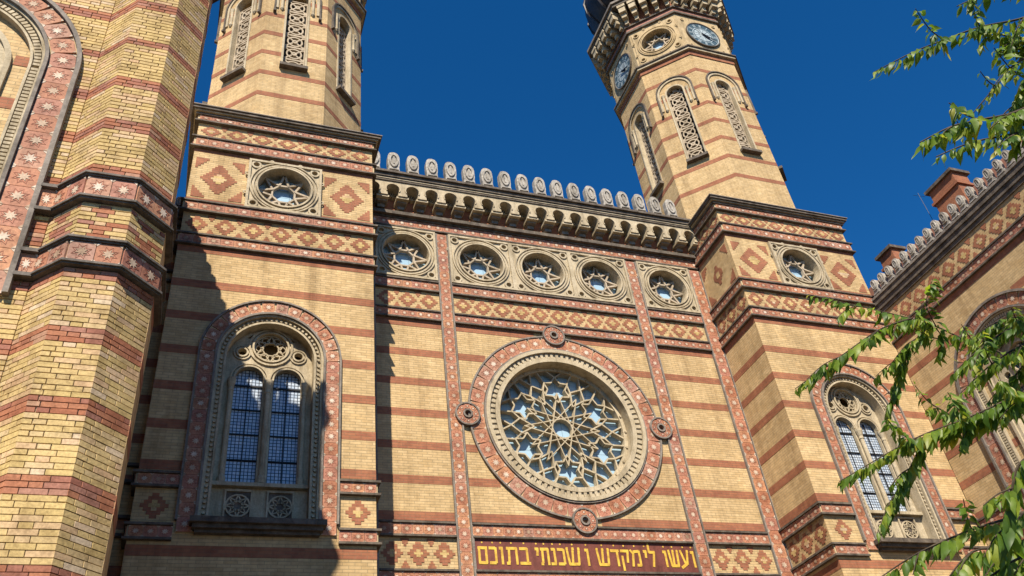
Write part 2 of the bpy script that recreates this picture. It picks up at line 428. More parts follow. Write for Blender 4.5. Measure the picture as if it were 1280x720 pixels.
def roundel(F, cu, cz, hw, hh, parent, r=.037, depth=.36, mat='stone', corner=True, border=True):
    """carved square panel with a round opening, pierced star and glass"""
    holes = [circ(cu, cz, r, 36)]
    q = .80
    if corner:
        for sx in (-1, 1):
            for sz in (-1, 1): holes.append(circ(cu + sx*hw*q, cz + sz*hh*q, .0042, 12))
    mb = MB()
    mb.plate(F, rect(cu-hw, cu+hw, cz-hh, cz+hh), holes, -depth, .05, 0)
    mb.ring(F, cu, cz, r*1.00, r*1.07, .049, .12)
    mb.ring(F, cu, cz, r*1.13, r*1.20, .049, .09)
    if hw > r*1.3: mb.ring(F, cu, cz, r*1.26, r*1.31, .049, .10)
    if border:
        e = .0035
        mb.box(F, cu-hw, cu+hw, cz+hh-e, cz+hh, .049, .11); mb.box(F, cu-hw, cu+hw, cz-hh, cz-hh+e, .049, .11)
        mb.box(F, cu-hw, cu-hw+e, cz-hh+e, cz+hh-e, .049, .109); mb.box(F, cu+hw-e, cu+hw, cz-hh+e, cz+hh-e, .049, .109)
    if corner:
        for sx in (-1, 1):
            for sz in (-1, 1):
                mb.ring(F, cu + sx*hw*q, cz + sz*hh*q, .0044, .0070, .049, .09, 14)
                for da in (-.42, .42):
                    a = math.atan2(sz, sx) + da
                    mb.ring(F, cu + hw*1.09*math.cos(a), cz + hh*1.09*math.sin(a), .0016, .0034, .049, .075, 8)
    o = mb.build('roundel_panel', mat, parent)
    mb = MB()
    zg = star(r*.46, r*.985, 8, PI/2, cu, cz)
    for i in range(16): mb.bar(F, zg[i], zg[(i+1) % 16], .0030, -depth*.86, -depth*(.46 + .012*(i % 3)))
    for i in range(1, 16, 2): mb.bar(F, zg[i], zg[(i+2) % 16], .0026, -depth*.84, -depth*(.50 + .012*(i % 5)))
    mb.build('star_tracery', 'lattice', o)
    MB().plate(F, circ(cu, cz, r*1.04, 30), [], -depth-.05, -depth-.02).build('glass', 'glass_rose', o)
    return o

def string(F, u0, u1, z, h, d, parent, mat='stone_dark', name='string_course'):
    return MB().box(F, u0, u1, z, z+h, 0, d).build(name, mat, parent)

BAND = .0118

# ------------------------------------------------------------------ ground
g = MB().wbox(-1500, 1500, -1500, 1500, -.3, 0).build('courtyard_ground', 'ground', None, 'structure')
GZ = -EYE / S

# ------------------------------------------------------------------ central facade
F0 = Frame((0, S, 0), (0, -1, 0))
hall = thing('synagogue_facade', (.5*S, S, 0), 'striped brick central facade with big rose window and Hebrew inscription between two towers', 'building')
XL, XR = .193, .811
s1, s2, s3, s0 = (.3175, .3345), (.6600, .6785), (.7880, .8095), (.1945, .2130)
RC, RZ = .4965, .6035                       # rose centre
bays = [(s0[1], s1[0]), (s1[1], s2[0]), (s2[1], s3[0])]
ztop = 1.034
r_c, r_h = (.338 + .656)/2, (.9415 + .838)/2
rw = (s2[0] - s1[1] - .004)/6
centres = [((s0[1]+s1[0])/2, .049), (s1[1]+.002+rw, rw), (s1[1]+.002+3*rw, rw), (s1[1]+.002+5*rw, rw), ((s2[1]+s3[0])/2, .052)]
holes = [circ(RC, RZ, .1045, 64)] + [circ(c, r_h, .0395, 32) for c, _ in centres]
wall = MB().plate(F0, rect(XL-.002, XR+.002, GZ, ztop), holes, -.9, 0).build('wall', 'brick_y', hall)
MB().wbox((XL-.002)*S, (XR+.002)*S, S+.9, S+16, 0, ztop*S-.4).build('nave_block', 'brick_y', hall)

def strip_tiles(F, s, z0, z1, parent):
    e = .0022
    MB().box(F, s[0], s[1], z0, z1, 0, .03).build('tile_bed', 'mortar', parent)
    for a, b in ((s[0]-e, s[0]), (s[1], s[1]+e)):
        MB().box(F, a, b, z0, z1, 0, .085).build('edging', 'stone_grey', parent)
    tile_run(F, s[0]+.0006, s[1]-.0006, z0, z1, .026, parent, vertical=True)

STRIP_TOP = .9395
for s_ in (s1, s2, s3, s0):
    strip_tiles(F0, s_, .20, STRIP_TOP, hall)
# rows of star tiles: (bottom, top)
def tile_row(F, u0, u1, z0, z1, parent, dd=0.0):
    MB().box(F, u0, u1, z0, z1, 0, .03+dd).build('tile_bed', 'mortar', parent)
    e = .0026
    string(F, u0, u1, z1, e, .10+dd, parent); string(F, u0, u1, z0-e, e, .10+dd, parent)
    tile_run(F, u0, u1, z0+.0004, z1-.0004, .026+dd, parent)
tile_row(F0, XL, XR, .9450, .9610, hall)
for (a, b) in bays:
    a += .0024; b -= .0024
    tile_row(F0, a, b, .8190, .8350, hall)
    tile_row(F0, a, b, .7635, .7775, hall)
    diamond_run(F0, a, b, .7810, .8160, hall, .0315)
    tile_row(F0, a, b, .4255, .4405, hall)
    tile_row(F0, a, b, .3640, .3790, hall)
    if a < .3 or a > .6: diamond_run(F0, a, b, .3825, .4220, hall, .034)
    for i in range(-1, 9):
        zc = .4515 + .0502*i if i >= 0 else .352
        if zc > .75: zc = .7545
        if i > 6: continue
        pieces = [(a, b)]
        if s1[1] < a < s2[0]:                       # stop at the tile ring of the rose window
            dz = max(abs(zc - RZ) - .0055, 0)
            if dz < .148:
                hw_ = math.sqrt(.149**2 - dz*dz)
                pieces = [(a, RC-hw_), (RC+hw_, b)]
        for (p, q) in pieces:
            if q - p > .002: MB().box(F0, p, q, zc-BAND/2, zc+BAND/2, 0, .006).build('red_band', 'brick_r', hall)
    for i in range(7):
        zc = .302 - .0502*i
        MB().box(F0, a, b, zc-BAND/2, zc+BAND/2, 0, .006).build('red_band', 'brick_r', hall)

for c, hw in centres: roundel(F0, c, r_h, hw, (.9395-.8385)/2, hall)

# corbel table, cornice and battlements
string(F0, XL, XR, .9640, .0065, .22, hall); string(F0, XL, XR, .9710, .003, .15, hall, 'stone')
NB = 19
pit = (XR - XL)/NB
ARC = arcade_mesh(pit*S, (1.0205-.9745)*S, .52)
MB().box(F0, XL, XR, .9745, 1.0205, 0, .0015).build('corbel_table_back', 'brick_r', hall)
for i in range(NB): place('corbel_arch', ARC, at(F0, XL + pit*(i+.5), .9745), hall)
cn = MB()
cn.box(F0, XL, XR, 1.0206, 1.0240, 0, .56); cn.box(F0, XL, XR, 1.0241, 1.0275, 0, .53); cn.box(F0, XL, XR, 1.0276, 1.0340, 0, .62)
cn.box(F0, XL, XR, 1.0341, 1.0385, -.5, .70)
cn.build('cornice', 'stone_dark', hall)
MB().box(F0, XL, XR, 1.0243, 1.0268, .531, .58).build('cornice_fillet', 'stone', hall)
MB().box(F0, XL, XR, 1.0386, 1.0410, -.05, .45).build('battlement_plinth', 'stone_white', hall)
for i in range(18):
    place('merlon', MERLON, at(F0, .2135 + .03335*i, 1.0411, .25), hall)

# rose window
F1 = F0
MB().ring(F0, RC, RZ, .1275, .1490, 0, .03, 72).build('tile_bed', 'mortar', hall)
tile_arc(F0, RC, RZ, .1275, .1490, 0, 2*PI, .026, hall)
ed = MB(); ed.ring(F0, RC, RZ, .1490, .1515, 0, .085, 80); ed.ring(F0, RC, RZ, .1250, .1275, 0, .10, 80)
ed.build('ring_edging', 'stone_grey', hall)
for a in (0, PI/2, PI, 3*PI/2):                                     # interlaced loops
    cu, cz = RC + .1530*math.cos(a), RZ + .1530*math.sin(a)
    k = MB(); k.ring(F0, cu, cz, .0045, .0070, 0, .15, 20); k.ring(F0, cu, cz, .0162, .0184, 0, .135, 36)
    k.plate(F0, circ(cu, cz, .0164, 32), [circ(cu, cz, .0046, 12)], 0, .105, 1)
    k.build('loop_moulding', ['stone_grey', 'tile'], hall)
    for i in range(8):
        b = 2*PI*i/8
        tile(F0, cu + .0117*math.cos(b), cz + .0117*math.sin(b), .085, .0074, .0074, hall, b)
rose = MB()
rose.ring(F0, RC, RZ, .1195, .1250, -.2, .13, 80)
rose.ring(F0, RC, RZ, .1110, .1195, -.3, .035, 80)
rose.ring(F0, RC, RZ, .1040, .1108, -.5, .085, 80)
rose = rose.build('rose_window_frame', 'stone', hall)
dn = MB()
for i in range(84):
    a = 2*PI*i/84; c_, n_ = math.cos(a), math.sin(a); t_ = .0022
    A = [(RC + r*c_ - k*t_*n_, RZ + r*n_ + k*t_*c_) for r, k in ((.1112, -1), (.1192, -1), (.1192, 1), (.1112, 1))]
    dn.plate(F0, A, [], .03, .075)
dn.build('dentil_ring', 'stone', rose)
rs = MB()
for i in range(24):
    a = 2*PI*i/24
    rs.ring(F0, RC + .1015*math.cos(a), RZ + .1015*math.sin(a), .0006, .0018, -.28, -.24, 8)
RT = .1010
TD0, TD1 = -.52, -.32
tr = MB()
tr.ring(F0, RC, RZ, .0985, .1045, -.55, -.28, 72)
bw = .0022
def pol(r, deg): return (RC + r*RT*math.cos(math.radians(deg)), RZ + r*RT*math.sin(math.radians(deg)))
nb = [0]
def tb(p, q, w_=bw):
    nb[0] += 1; tr.bar(F0, p, q, w_, TD0 + .0004*nb[0] % .02, TD1 - .0011*(nb[0] % 17))
for p_, q_ in chords(12, 5, RT*.60, RC, RZ): tb(p_, q_, bw*.72)
for k in range(6):
    a = 90 + 60*k; b = a + 30
    st = star(RT*.140, RT*.225, 6, math.radians(a), *pol(.66, a))
    for i in range(12): tb(st[i], st[(i+1) % 12])
    sq = [pol(.80, b), pol(.665, b + 10.5), pol(.445, b), pol(.665, b - 10.5)]
    for i in range(4): tb(sq[i], sq[(i+1) % 4])
    for s_ in (-1, 1):
        tb(pol(.79, a + s_*13.6), pol(.665, a + s_*19.5)); tb(pol(.583, a + s_*18.6), pol(.665, a + s_*19.5))
        tb(pol(.880, a), pol(.99, a + s_*8)); tb(pol(.79, a + s_*13.6), pol(.99, a + s_*17))
        tb(pol(.80, b), pol(.99, b + s_*6));
tr.build('tracery', 'stone', rose)
rs.build('rosette_studs', 'stone', rose)
MB().plate(F0, circ(RC, RZ, .1044, 60), [], -.60, -.56).build('glass', 'glass_rose', rose)

# inscription plaque
pu0, pu1, pz0, pz1 = s1[1]+.0035, s2[0]-.0035, .3815, .4228
pl = MB().box(F0, pu0, pu1, pz0, pz1, 0, .03).build('inscription_plaque', 'maroon', hall, None, 'maroon plaque with gilded Hebrew lettering')
fr = MB(); e = .0018
fr.box(F0, pu0-e, pu1+e, pz1, pz1+e, 0, .08); fr.box(F0, pu0-e, pu1+e, pz0-e, pz0, 0, .08)
fr.box(F0, pu0-e, pu0, pz0, pz1, 0, .079); fr.box(F0, pu1, pu1+e, pz0, pz1, 0, .079)
fr.build('plaque_frame', 'stone_grey', pl)
SP = [('\u05dd', 388, 420), ('\u05db', 426, 453), ('\u05d5', 461, 475), ('\u05ea', 484, 526), ('\u05d1', 531, 567),
      ('\u05d9', 586, 600), ('\u05ea', 604, 636), ('\u05e0', 641, 661), ('\u05db', 666, 693), ('\u05e9', 698, 748), ('\u05d5', 766, 781),
      ('\u05e9', 809, 857), ('\u05d3', 863, 894), ('\u05e7', 900, 932), ('\u05de', 937, 976),
      ('\u05d9', 988, 1002), ('\u05dc', 1007, 1034), ('\u05d5', 1064, 1078), ('\u05e9', 1086, 1124), ('\u05e2', 1130, 1166), ('\u05d5', 1174, 1188)]
GL = {
 '\u05dd': [(0, .90, 1, .90), (.88, .9, .88, .04), (.06, .08, .95, .08), (.14, .9, .14, .04)],
 '\u05db': [(0, .90, .82, .90), (.85, .94, .85, .06), (0, .08, .82, .08)],
 '\u05d1': [(.02, .90, .76, .90), (.74, .94, .74, .06), (-.02, .08, 1.02, .08)],
 '\u05d5': [(.0, .90, .95, .90), (.70, .94, .66, 0)],
 '\u05d9': [(.0, .90, .95, .90), (.72, .94, .55, .52)],
 '\u05ea': [(.04, .90, .92, .90), (.87, .94, .87, 0), (.27, .9, .22, .1), (0, .07, .28, .07)],
 '\u05e0': [(.15, .90, .80, .90), (.72, .94, .72, .06), (-.05, .08, .86, .08)],
 '\u05e9': [(.06, 1, .17, .06), (.50, 1, .40, .1), (.94, 1, .84, .06), (.12, .08, .88, .08), (0, .95, .15, .95), (.42, .95, .58, .95), (.85, .95, 1, .95)],
 '\u05d3': [(-.02, .90, 1.02, .90), (.78, .94, .78, 0)],
 '\u05e7': [(0, .90, 1.0, .90), (.88, .92, .70, .22), (.16, .62, .16, -.25)],
 '\u05de': [(.02, .98, .30, .74), (.30, .86, .86, .90), (.88, .94, .88, .06), (.50, .08, .92, .08), (.30, .80, .10, 0)],
 '\u05dc': [(.14, 1.38, .14, .82), (.10, .86, .98, .86), (.88, .90, .45, 0)],
 '\u05e2': [(.90, 1, .66, .2), (.14, 1, .46, .25), (.72, .26, -.04, -.04), (.05, .95, .24, .95), (.80, .95, 1.0, .95)]}
def glyph(ch, wd, h):
    mb = MB()
    for i, (x0, y0, x1, y1) in enumerate(GL[ch]):
        hor = abs(x1-x0)*wd > abs(y1-y0)*h*.8
        mb.bar(LF, ((x0-.5)*wd, y0*h), ((x1-.5)*wd, y1*h), .078 if hor else .060, 0, .012 + .0012*i)
    return mb.mesh('letter', ['gold'])
LH = .47
for ch, a, b in SP:
    k0 = pu0 + (a-378)/(1192-378)*(pu1-pu0); k1 = pu0 + (b-378)/(1192-378)*(pu1-pu0)
    place('letter', glyph(ch, (k1-k0)*S, LH), at(F0, (k0+k1)/2, .3895, .028), pl)
    if ch != '\u05dc': MB().plate(F0, circ((k0+k1)/2, .4178, .0012, 8), [], .028, .038).build('letter_dot', 'gold', pl)

# ------------------------------------------------------------------ towers
YF, YB = .902, 1.175
def twin_window(F, cx, parent):
    zs, zb = .6055, .392
    # tile surround
    MB().arch(F, cx, zs, .0655, .0825, zb-.012, 0, .03, 32).build('tile_bed', 'mortar', parent)
    ed = MB(); ed.arch(F, cx, zs, .0825, .0848, .3925, 0, .10, 32); ed.arch(F, cx, zs, .0628, .0655, zb, -.02, .10, 32)
    ed.build('arch_edging', 'stone_grey', parent)
    tile_arc(F, cx, zs, .0657, .0823, 0, PI, .026, parent)
    for sx in (-1, 1):
        a, b = sorted((cx + sx*.0657, cx + sx*.0823)); tile_run(F, a, b, zb-.012, zs, .026, parent, vertical=True)
    win = MB()
    win.arch(F, cx, zs, .0600, .0628, zb, -.30, .04, 32)
    win.arch(F, cx, zs, .0545, .0600, zb, -.40, -.07, 32)
    win.arch(F, cx, zs, .0520, .0545, zb, -.45, -.02, 32)
    win = win.build('arched_window', 'stone', parent)
    dn = MB(); n = 58
    P = archp(cx, zs, .0572, zb+.004, 40)
    # beads along jambs and arch
    L = []
    for sx in (1, -1):
        for i in range(34): L.append((cx + sx*.0572, zb + .005 + (zs-zb-.005)*i/34))
    for i in range(30): a = PI*(i+.5)/30; L.append((cx + .0572*math.cos(a), zs + .0572*math.sin(a)))
    for (a, b) in L: dn.plate(F, circ(a, b, .0018, 6), [], -.075, -.015)
    dn.build('bead_moulding', 'stone', win, 'stuff')
    # tracery sheet
    lc, lr, lzs, lzb = .0226, .0166, .5830, .4450
    oc, orr = (cx, .6310), .0205
    hol = [circ(*oc, orr, 32)]
    for sx in (-1, 1):
        hol.append(archp(cx + sx*lc, lzs, lr, lzb, 16)); hol.append(circ(cx + sx*.0338, .6205, .0052, 14))
        hol.append([(cx + sx*.0300, .6435), (cx + sx*.0220, .6500), (cx + sx*.0262, .6425)])
    trc = MB()
    trc.plate(F, archp(cx, zs, .0521, zb+.001, 30), hol, -.46, -.36)
    trc.ring(F, *oc, orr, orr+.0022, -.38, -.29, 32); trc.ring(F, *oc, orr+.0042, orr+.0066, -.38, -.31, 32)
    for sx in (-1, 1):
        trc.ring(F, cx + sx*.0338, .6205, .0052, .0072, -.38, -.30, 16); trc.ring(F, cx + sx*.0338, .6205, .0090, .0106, -.38, -.32, 16)
        trc.arch(F, cx + sx*lc, lzs, lr, lr+.0020, lzs-.001, -.38, -.29, 16); trc.arch(F, cx + sx*lc, lzs, lr+.0040, lr+.0060, lzs-.001, -.38, -.31, 16)
    trc.build('tracery', 'stone', win)
    hx = MB()
    for a, b in chords(6, 2, orr*.93, *oc): hx.bar(F, a, b, .0016, -.47, -.40)
    for i in range(6):
        a = PI/3*i; hx.ring(F, oc[0] + orr*.66*math.cos(a), oc[1] + orr*.66*math.sin(a), .0042, .0052, -.468, -.395, 10)
    hx.ring(F, *oc, orr*.92, orr*1.01, -.48, -.39, 28)
    hx.build('hexagram', 'stone', win)
    for u in (-.0428, 0, .0428):                                    # colonettes
        c = F.p(cx + u, 0, -.30); z0, z1 = .4450*S+EYE, .5800*S+EYE
        r = .06 if u else .07
        MB().lathe(c.x, c.y, [(r*1.5, z0), (r*1.5, z0+.12), (r, z0+.2), (r*.9, z1-.35), (r*1.15, z1-.33), (r*1.0, z1-.25), (r*1.7, z1-.08), (r*1.7, z1)], 12).build('colonette', 'stone', win)
    for sx in (-1, 1):
        gl = MB(); gl.plate(F, archp(cx + sx*lc, lzs, lr+.001, lzb, 12), [], -.54, -.50).build('glass', 'glass_win', win)
        br = MB()
        for i in range(1, 5): z = lzb + (lzs-lzb)*i/4.2; br.box(F, cx + sx*lc - lr, cx + sx*lc + lr, z-.0007, z+.0007, -.499, -.46)
        br.box(F, cx + sx*lc - .0005, cx + sx*lc + .0005, lzb, lzs+.012, -.498, -.47)
        br.build('glazing_bars', 'iron', win)
        # carved panel below
        c0, c1 = cx + sx*lc - .0150, cx + sx*lc + .0150
        pn = MB(); pn.box(F, c0, c1, .4000, .4380, -.36, -.345, 1)
        for (p, q, r_, s_) in ((c0, c1, .4355, .438), (c0, c1, .4, .4025), (c0, c0+.002, .4026, .4354), (c1-.002, c1, .4026, .4354)):
            pn.box(F, p, q, r_, s_, -.344, -.30)
        cc = cx + sx*lc
        for a, b in chords(8, 3, .0125, cc, .4190): pn.bar(F, a, b, .0014, -.344, -.315)
        pn.ring(F, cc, .4190, .0118, .0136, -.344, -.31, 20)
        pn.build('carved_panel', ['stone', 'stone_dark'], win)
    MB().box(F, cx-.0520, cx+.0520, .4400, .4445, -.36, -.20).build('inner_sill', 'stone', win)
    sl = MB()
    sl.box(F, cx-.0700, cx+.0700, .3860, .3920, -.36, .34); sl.box(F, cx-.0670, cx+.0670, .3815, .3859, 0, .24); sl.box(F, cx-.0640, cx+.0640, .3780, .3814, 0, .14)
    sl.build('sill', 'stone_dark', win)

def tower(name, label, x0, x1, kz, group=None):
    cx = (x0+x1)/2; hwid = (x1-x0)/2
    root = thing(name, (cx*S, (YF+YB)/2*S, 0), label, 'tower')
    F = Frame((0, YF*S, 0), (0, -1, 0))
    FLs = Frame((x0*S, 0, 0), (-1, 0, 0)); FRs = Frame((x1*S, 0, 0), (1, 0, 0))    # u = -Y on the left side, +Y on the right
    TT = 1.0195
    hol = [archp(cx, .6055, .0627, .392, 32), circ(cx, .8935, .0395, 32)]
    MB().plate(F, rect(x0, x1, GZ, TT), hol, -.95, 0).build('wall', 'brick_y', root)
    MB().wbox(x0*S, x1*S, YF*S+.951, YB*S, 0, TT*S+EYE).build('wall_core', 'brick_y', root)
    segs = lambda split: [(x0, x1)] if not split else [(x0, cx-split), (cx+split, x1)]
    def wrap(z0, z1, d, mat, nm, split=None):
        for (a, b) in segs(split):
            aa = a - d/S if a == x0 else a; bb = b + d/S if b == x1 else b
            MB().box(F, aa, bb, z0, z1, 0, d).build(nm, mat, root)
        MB().box(FLs, -YB, -YF, z0, z1, 0, d).build(nm, mat, root)
        MB().box(FRs, YF, YB, z0, z1, 0, d).build(nm, mat, root)
    LSPAN, RSPAN = (-1.0, -YF), (YF, 1.0)
    def trow(z0, z1, split=None, dd=0.0):
        e = .0026
        wrap(z0, z1, .03+dd, 'mortar', 'tile_bed', split)
        wrap(z1, z1+e, .10+dd, 'stone_dark', 'string_course', split); wrap(z0-e, z0, .10+dd, 'stone_dark', 'string_course', split)
        for (a, b) in segs(split): tile_run(F, a, b, z0+.0004, z1-.0004, .026+dd, root, .0165)
        tile_run(FLs, *LSPAN, z0+.0004, z1-.0004, .026+dd, root, .0165)
    # upper friezes
    trow(1.0056, 1.0168, None, .02)
    trow(.9520, .9690, None, .02); trow(.8280, .8430, None, .02); trow(.7705, .7850, None)
    for (z0, z1) in ((.9735, 1.0025), (.7885, .8245)):
        diamond_run(F, x0, x1, z0, z1, root); diamond_run(FLs, *LSPAN, z0, z1, root)
    wrap(.9430, .9490, .007, 'brick_r', 'red_band'); wrap(.8460, .8530, .007, 'brick_r', 'red_band', .0525); wrap(.7575, .7675, .007, 'brick_r', 'red_band')
    pw = .0515; zc, zh = .8935, .0445
    roundel(F, cx, zc, pw, .0475, root)
    for sx in (-1, 1):
        u = cx + sx*(pw + hwid)/2; wq = (hwid - pw)*S
        motif(F, 'diamond', u, zc, wq*.62, 1.12, root)
        for kx, kz_, kd in ((-1, 1, 'nw'), (1, 1, 'ne'), (-1, -1, 'sw'), (1, -1, 'se')):
            motif(F, kd, u + kx*wq*.30/S, zc + kz_*.56/S, .42, .40, root)
    u = -.951
    motif(FLs, 'diamond', u, zc, .62, .80, root)
    for kx, kz_, kd in ((-1, 1, 'nw'), (1, 1, 'ne'), (-1, -1, 'sw'), (1, -1, 'se')): motif(FLs, kd, u + kx*.62/S, zc + kz_*.56/S, .42, .40, root)
    # lower friezes beside the window
    trow(.4310, .4440, .0850); trow(.3730, .3860, .0850)
    for (a, b) in segs(.0855): diamond_run(F, a, b, .3895, .4275, root, .036)
    diamond_run(FLs, *LSPAN, .3895, .4275, root, .034)
    for i in range(6):
        zc_ = .4555 + .0502*i
        wrap(zc_-BAND/2, zc_+BAND/2, .006, 'brick_r', 'red_band', .075 if i < 4 else (.05 if i == 4 else None))
    for i in range(8):
        zc_ = .3605 - .0502*i
        wrap(zc_-BAND/2, zc_+BAND/2, .006, 'brick_r', 'red_band')
    # cornice of the square stage
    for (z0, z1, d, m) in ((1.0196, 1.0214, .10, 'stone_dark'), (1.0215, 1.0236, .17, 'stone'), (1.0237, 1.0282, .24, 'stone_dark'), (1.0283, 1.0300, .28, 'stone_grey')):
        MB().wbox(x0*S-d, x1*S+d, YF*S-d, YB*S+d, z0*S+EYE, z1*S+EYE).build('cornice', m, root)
    twin_window(F, cx, root)

    # octagonal upper stage
    a = (hwid - .002)*S; ox, oy = cx*S, (YF + .006)*S + a
    zk = lambda z: z*kz
    zb_, zt_ = 1.0301, zk(1.505)
    core = MB().octo(ox, oy, a-.5, a-.5, zb_*S+EYE, zk(1.75)*S+EYE).build('dark_core', 'void', root)  # solid filler behind the lattices, the unlit inside put in as near-black colour
    faces = [Frame((ox + a*math.cos(t_), oy + a*math.sin(t_), 0), (math.cos(t_), math.sin(t_), 0)) for t_ in [-PI/2 + k*PI/4 for k in range(8)]]
    hf = a*math.tan(PI/8)/S
    wr, wzb, wzs = .0180, zk(1.196), zk(1.400)
    LAT = lattice_mesh(2*wr*S*.985, .0335*S)
    for k, Ff in enumerate(faces):
        outer = rect(-hf, hf, zb_, zt_)
        MB().plate(Ff, outer, [archp(0, wzs, wr, wzb, 14)], -.42, 0).build('octagon_wall', 'brick_y', root)
        for i in range(8):
            zc_ = zk(1.1195 + .0535*i); hh = BAND*.42
            if zc_ > zt_ - .02: continue
            if wzb - .01 < zc_ < wzs + .022:
                hw_ = wr + .0005
                if zc_ > wzs: hw_ = math.sqrt(max(.0225**2 - (zc_-wzs-.004)**2, 0)) if zc_-wzs < .022 else 0
                ps = [(-hf, -max(hw_, .019)), (max(hw_, .019), hf)]
            else: ps = [(-hf, hf)]
            for (p, q) in ps: MB().box(Ff, p - (.0025/S if p == -hf else 0), q + (.0025/S if q == hf else 0), zc_-hh, zc_+hh, 0, .006).build('red_band', 'brick_r', root)
        hd = MB(); hd.arch(Ff, 0, wzs+.004, .0372, .0400, zk(1.345), 0, .09, 18)
        hd.build('hood_mould', 'stone_dark', root)
        hi = MB(); hi.arch(Ff, 0, wzs+.003, .0325, .0371, zk(1.355), 0, .05, 18); hi.build('hood_inner', 'stone', root)
        jb = MB(); jb.arch(Ff, 0, wzs, wr-.0005, wr+.0030, wzb, -.20, .03, 14); jb.build('window_jamb', 'stone', root)
        for sx in (-1, 1):
            cc = Ff.p(sx*.0262, 0, .02); z0, z1 = zk(1.355)*S+EYE, zk(1.40)*S+EYE
            MB().lathe(cc.x, cc.y, [(.02, z0-.10), (.07, z0-.02), (.075, z0+.02), (.055, z0+.08), (.055, z1-.16), (.085, z1)], 10).build('pendant_colonette', 'stone', root)
            MB().box(Ff, sx*.0386-.0022, sx*.0386+.0022, zk(1.340), zk(1.345), 0, .13).build('hood_stop', 'stone_dark', root)
        MB().box(Ff, -.0225, .0225, wzb-.0062, wzb, -.42, .20).build('window_sill', 'stone_dark', root)
        n = int((wzs - wzb)/.0335) + 1
        for i in range(n): place('lattice_panel', LAT, at(Ff, 0, wzb + .0335*(i+.5), -.21), root)
        # clock stage
        z0, z1 = zk(1.5125), zk(1.6420)
        zc_ = (z0+z1)/2
        if k % 2 == 0:
            MB().box(Ff, -hf, hf, z0, z1, -.4, -.004).build('clock_stage_wall', 'stage', root)
            clock(Ff, 0, zc_, .0400, root)
        else:
            MB().plate(Ff, rect(-hf, hf, z0, z1), [circ(0, zc_, .0395, 28)], -.4, -.004).build('clock_stage_wall', 'stage', root)
            roundel(Ff, 0, zc_, hf*.90, (z1-z0)*.42, root, .0345, .34, 'stage', True, False)
    Oc = lambda z0, z1, d, m, nm: MB().octo(ox, oy, a+d, a+d, z0*S+EYE, z1*S+EYE).build(nm, m, root)
    Oc(zk(1.4900), zk(1.5030), .04, 'brick_r', 'red_band')
    Oc(zk(1.5031), zk(1.5090), .16, 'stone', 'ledge'); Oc(zk(1.5091), zk(1.5124), .22, 'stone_dark', 'ledge')
    Oc(zk(1.6421), zk(1.6480), .10, 'stone_dark', 'ledge'); Oc(zk(1.6481), zk(1.6600), .05, 'tile', 'terracotta_band')
    Oc(zk(1.6601), zk(1.6650), .14, 'stone_dark', 'ledge'); Oc(zk(1.6651), zk(1.7199), .03, 'brick_r', 'corbel_back')
    Oc(zk(1.7200), zk(1.7290), .62, 'stone_dark', 'cornice'); Oc(zk(1.7291), zk(1.7360), .70, 'stone_grey', 'cornice')
    CB = MB()
    CB.box(LF, -.16, .16, .55, 1.04, 0, .56); CB.box(LF, -.12, .12, .28, .549, 0, .42); CB.box(LF, -.09, .09, .02, .279, 0, .22); CB.box(LF, -.19, .19, .88, 1.045, 0, .60)
    cbm = CB.mesh('modillion', ['stone'])
    for Ff in faces:
        wf = (a + .3)*math.tan(PI/8)/S
        for i in range(5): place('modillion', cbm, at(Ff, -wf + 2*wf*(i+.5)/5, zk(1.6652), .028), root)
    # gallery drum and bulbous dome
    R0 = a + .2; zz = zk(1.736)*S + EYE + .005
    MB().octo(ox, oy, a-.1, a-.25, zz, zz+1.6).build('dome_drum', 'stone', root)
    prof = [(a*.80, zz+1.605), (a*1.0, zz+2.1), (a*1.14, zz+3.0), (a*1.18, zz+3.8), (a*1.06, zz+5.0), (a*.85, zz+6.2), (a*.45, zz+7.4), (a*.15, zz+8.4), (.06, zz+9.6)]
    dm = MB().lathe(ox, oy, prof, 32).build('onion_dome', 'dome', root, smooth=True)
    rb = MB()
    for i in range(16):
        t_ = 2*PI*i/16
        rb.tube([(ox + (r+.02)*math.cos(t_), oy + (r+.02)*math.sin(t_), z) for r, z in prof[:-1]], .07, 5)
    rb.build('dome_ribs', 'dome', dm)
    return root

def lattice_mesh(wd, h):
    mb = MB(); q = .030
    def seg(p, q_, w_=.05): mb.bar(LF, p, q_, w_, -.03, .03)
    x, z = wd/2, h/2
    mb.box(LF, -x, x, -z, -z+.035, -.04, .04); mb.box(LF, -x, x, z-.035, z, -.04, .04)
    mb.box(LF, -x, -x+.035, -z+.036, z-.036, -.039, .039); mb.box(LF, x-.035, x, -z+.036, z-.036, -.039, .039)
    seg((-x+.02, -z+.02), (x-.02, z-.02)); seg((-x+.02, z-.02), (x-.02, -z+.02))
    mb.ring(LF, 0, 0, x*.60, x*.60+.055, -.034, .036, 20)
    mb.ring(LF, 0, 0, .035, .095, -.036, .040, 12)
    for sx in (-1, 1):
        for sz in (-1, 1): mb.ring(LF, sx*x*.80, sz*z*.80, .02, .055, -.032, .034, 8)
    return mb.mesh('lattice_panel', ['lattice'])

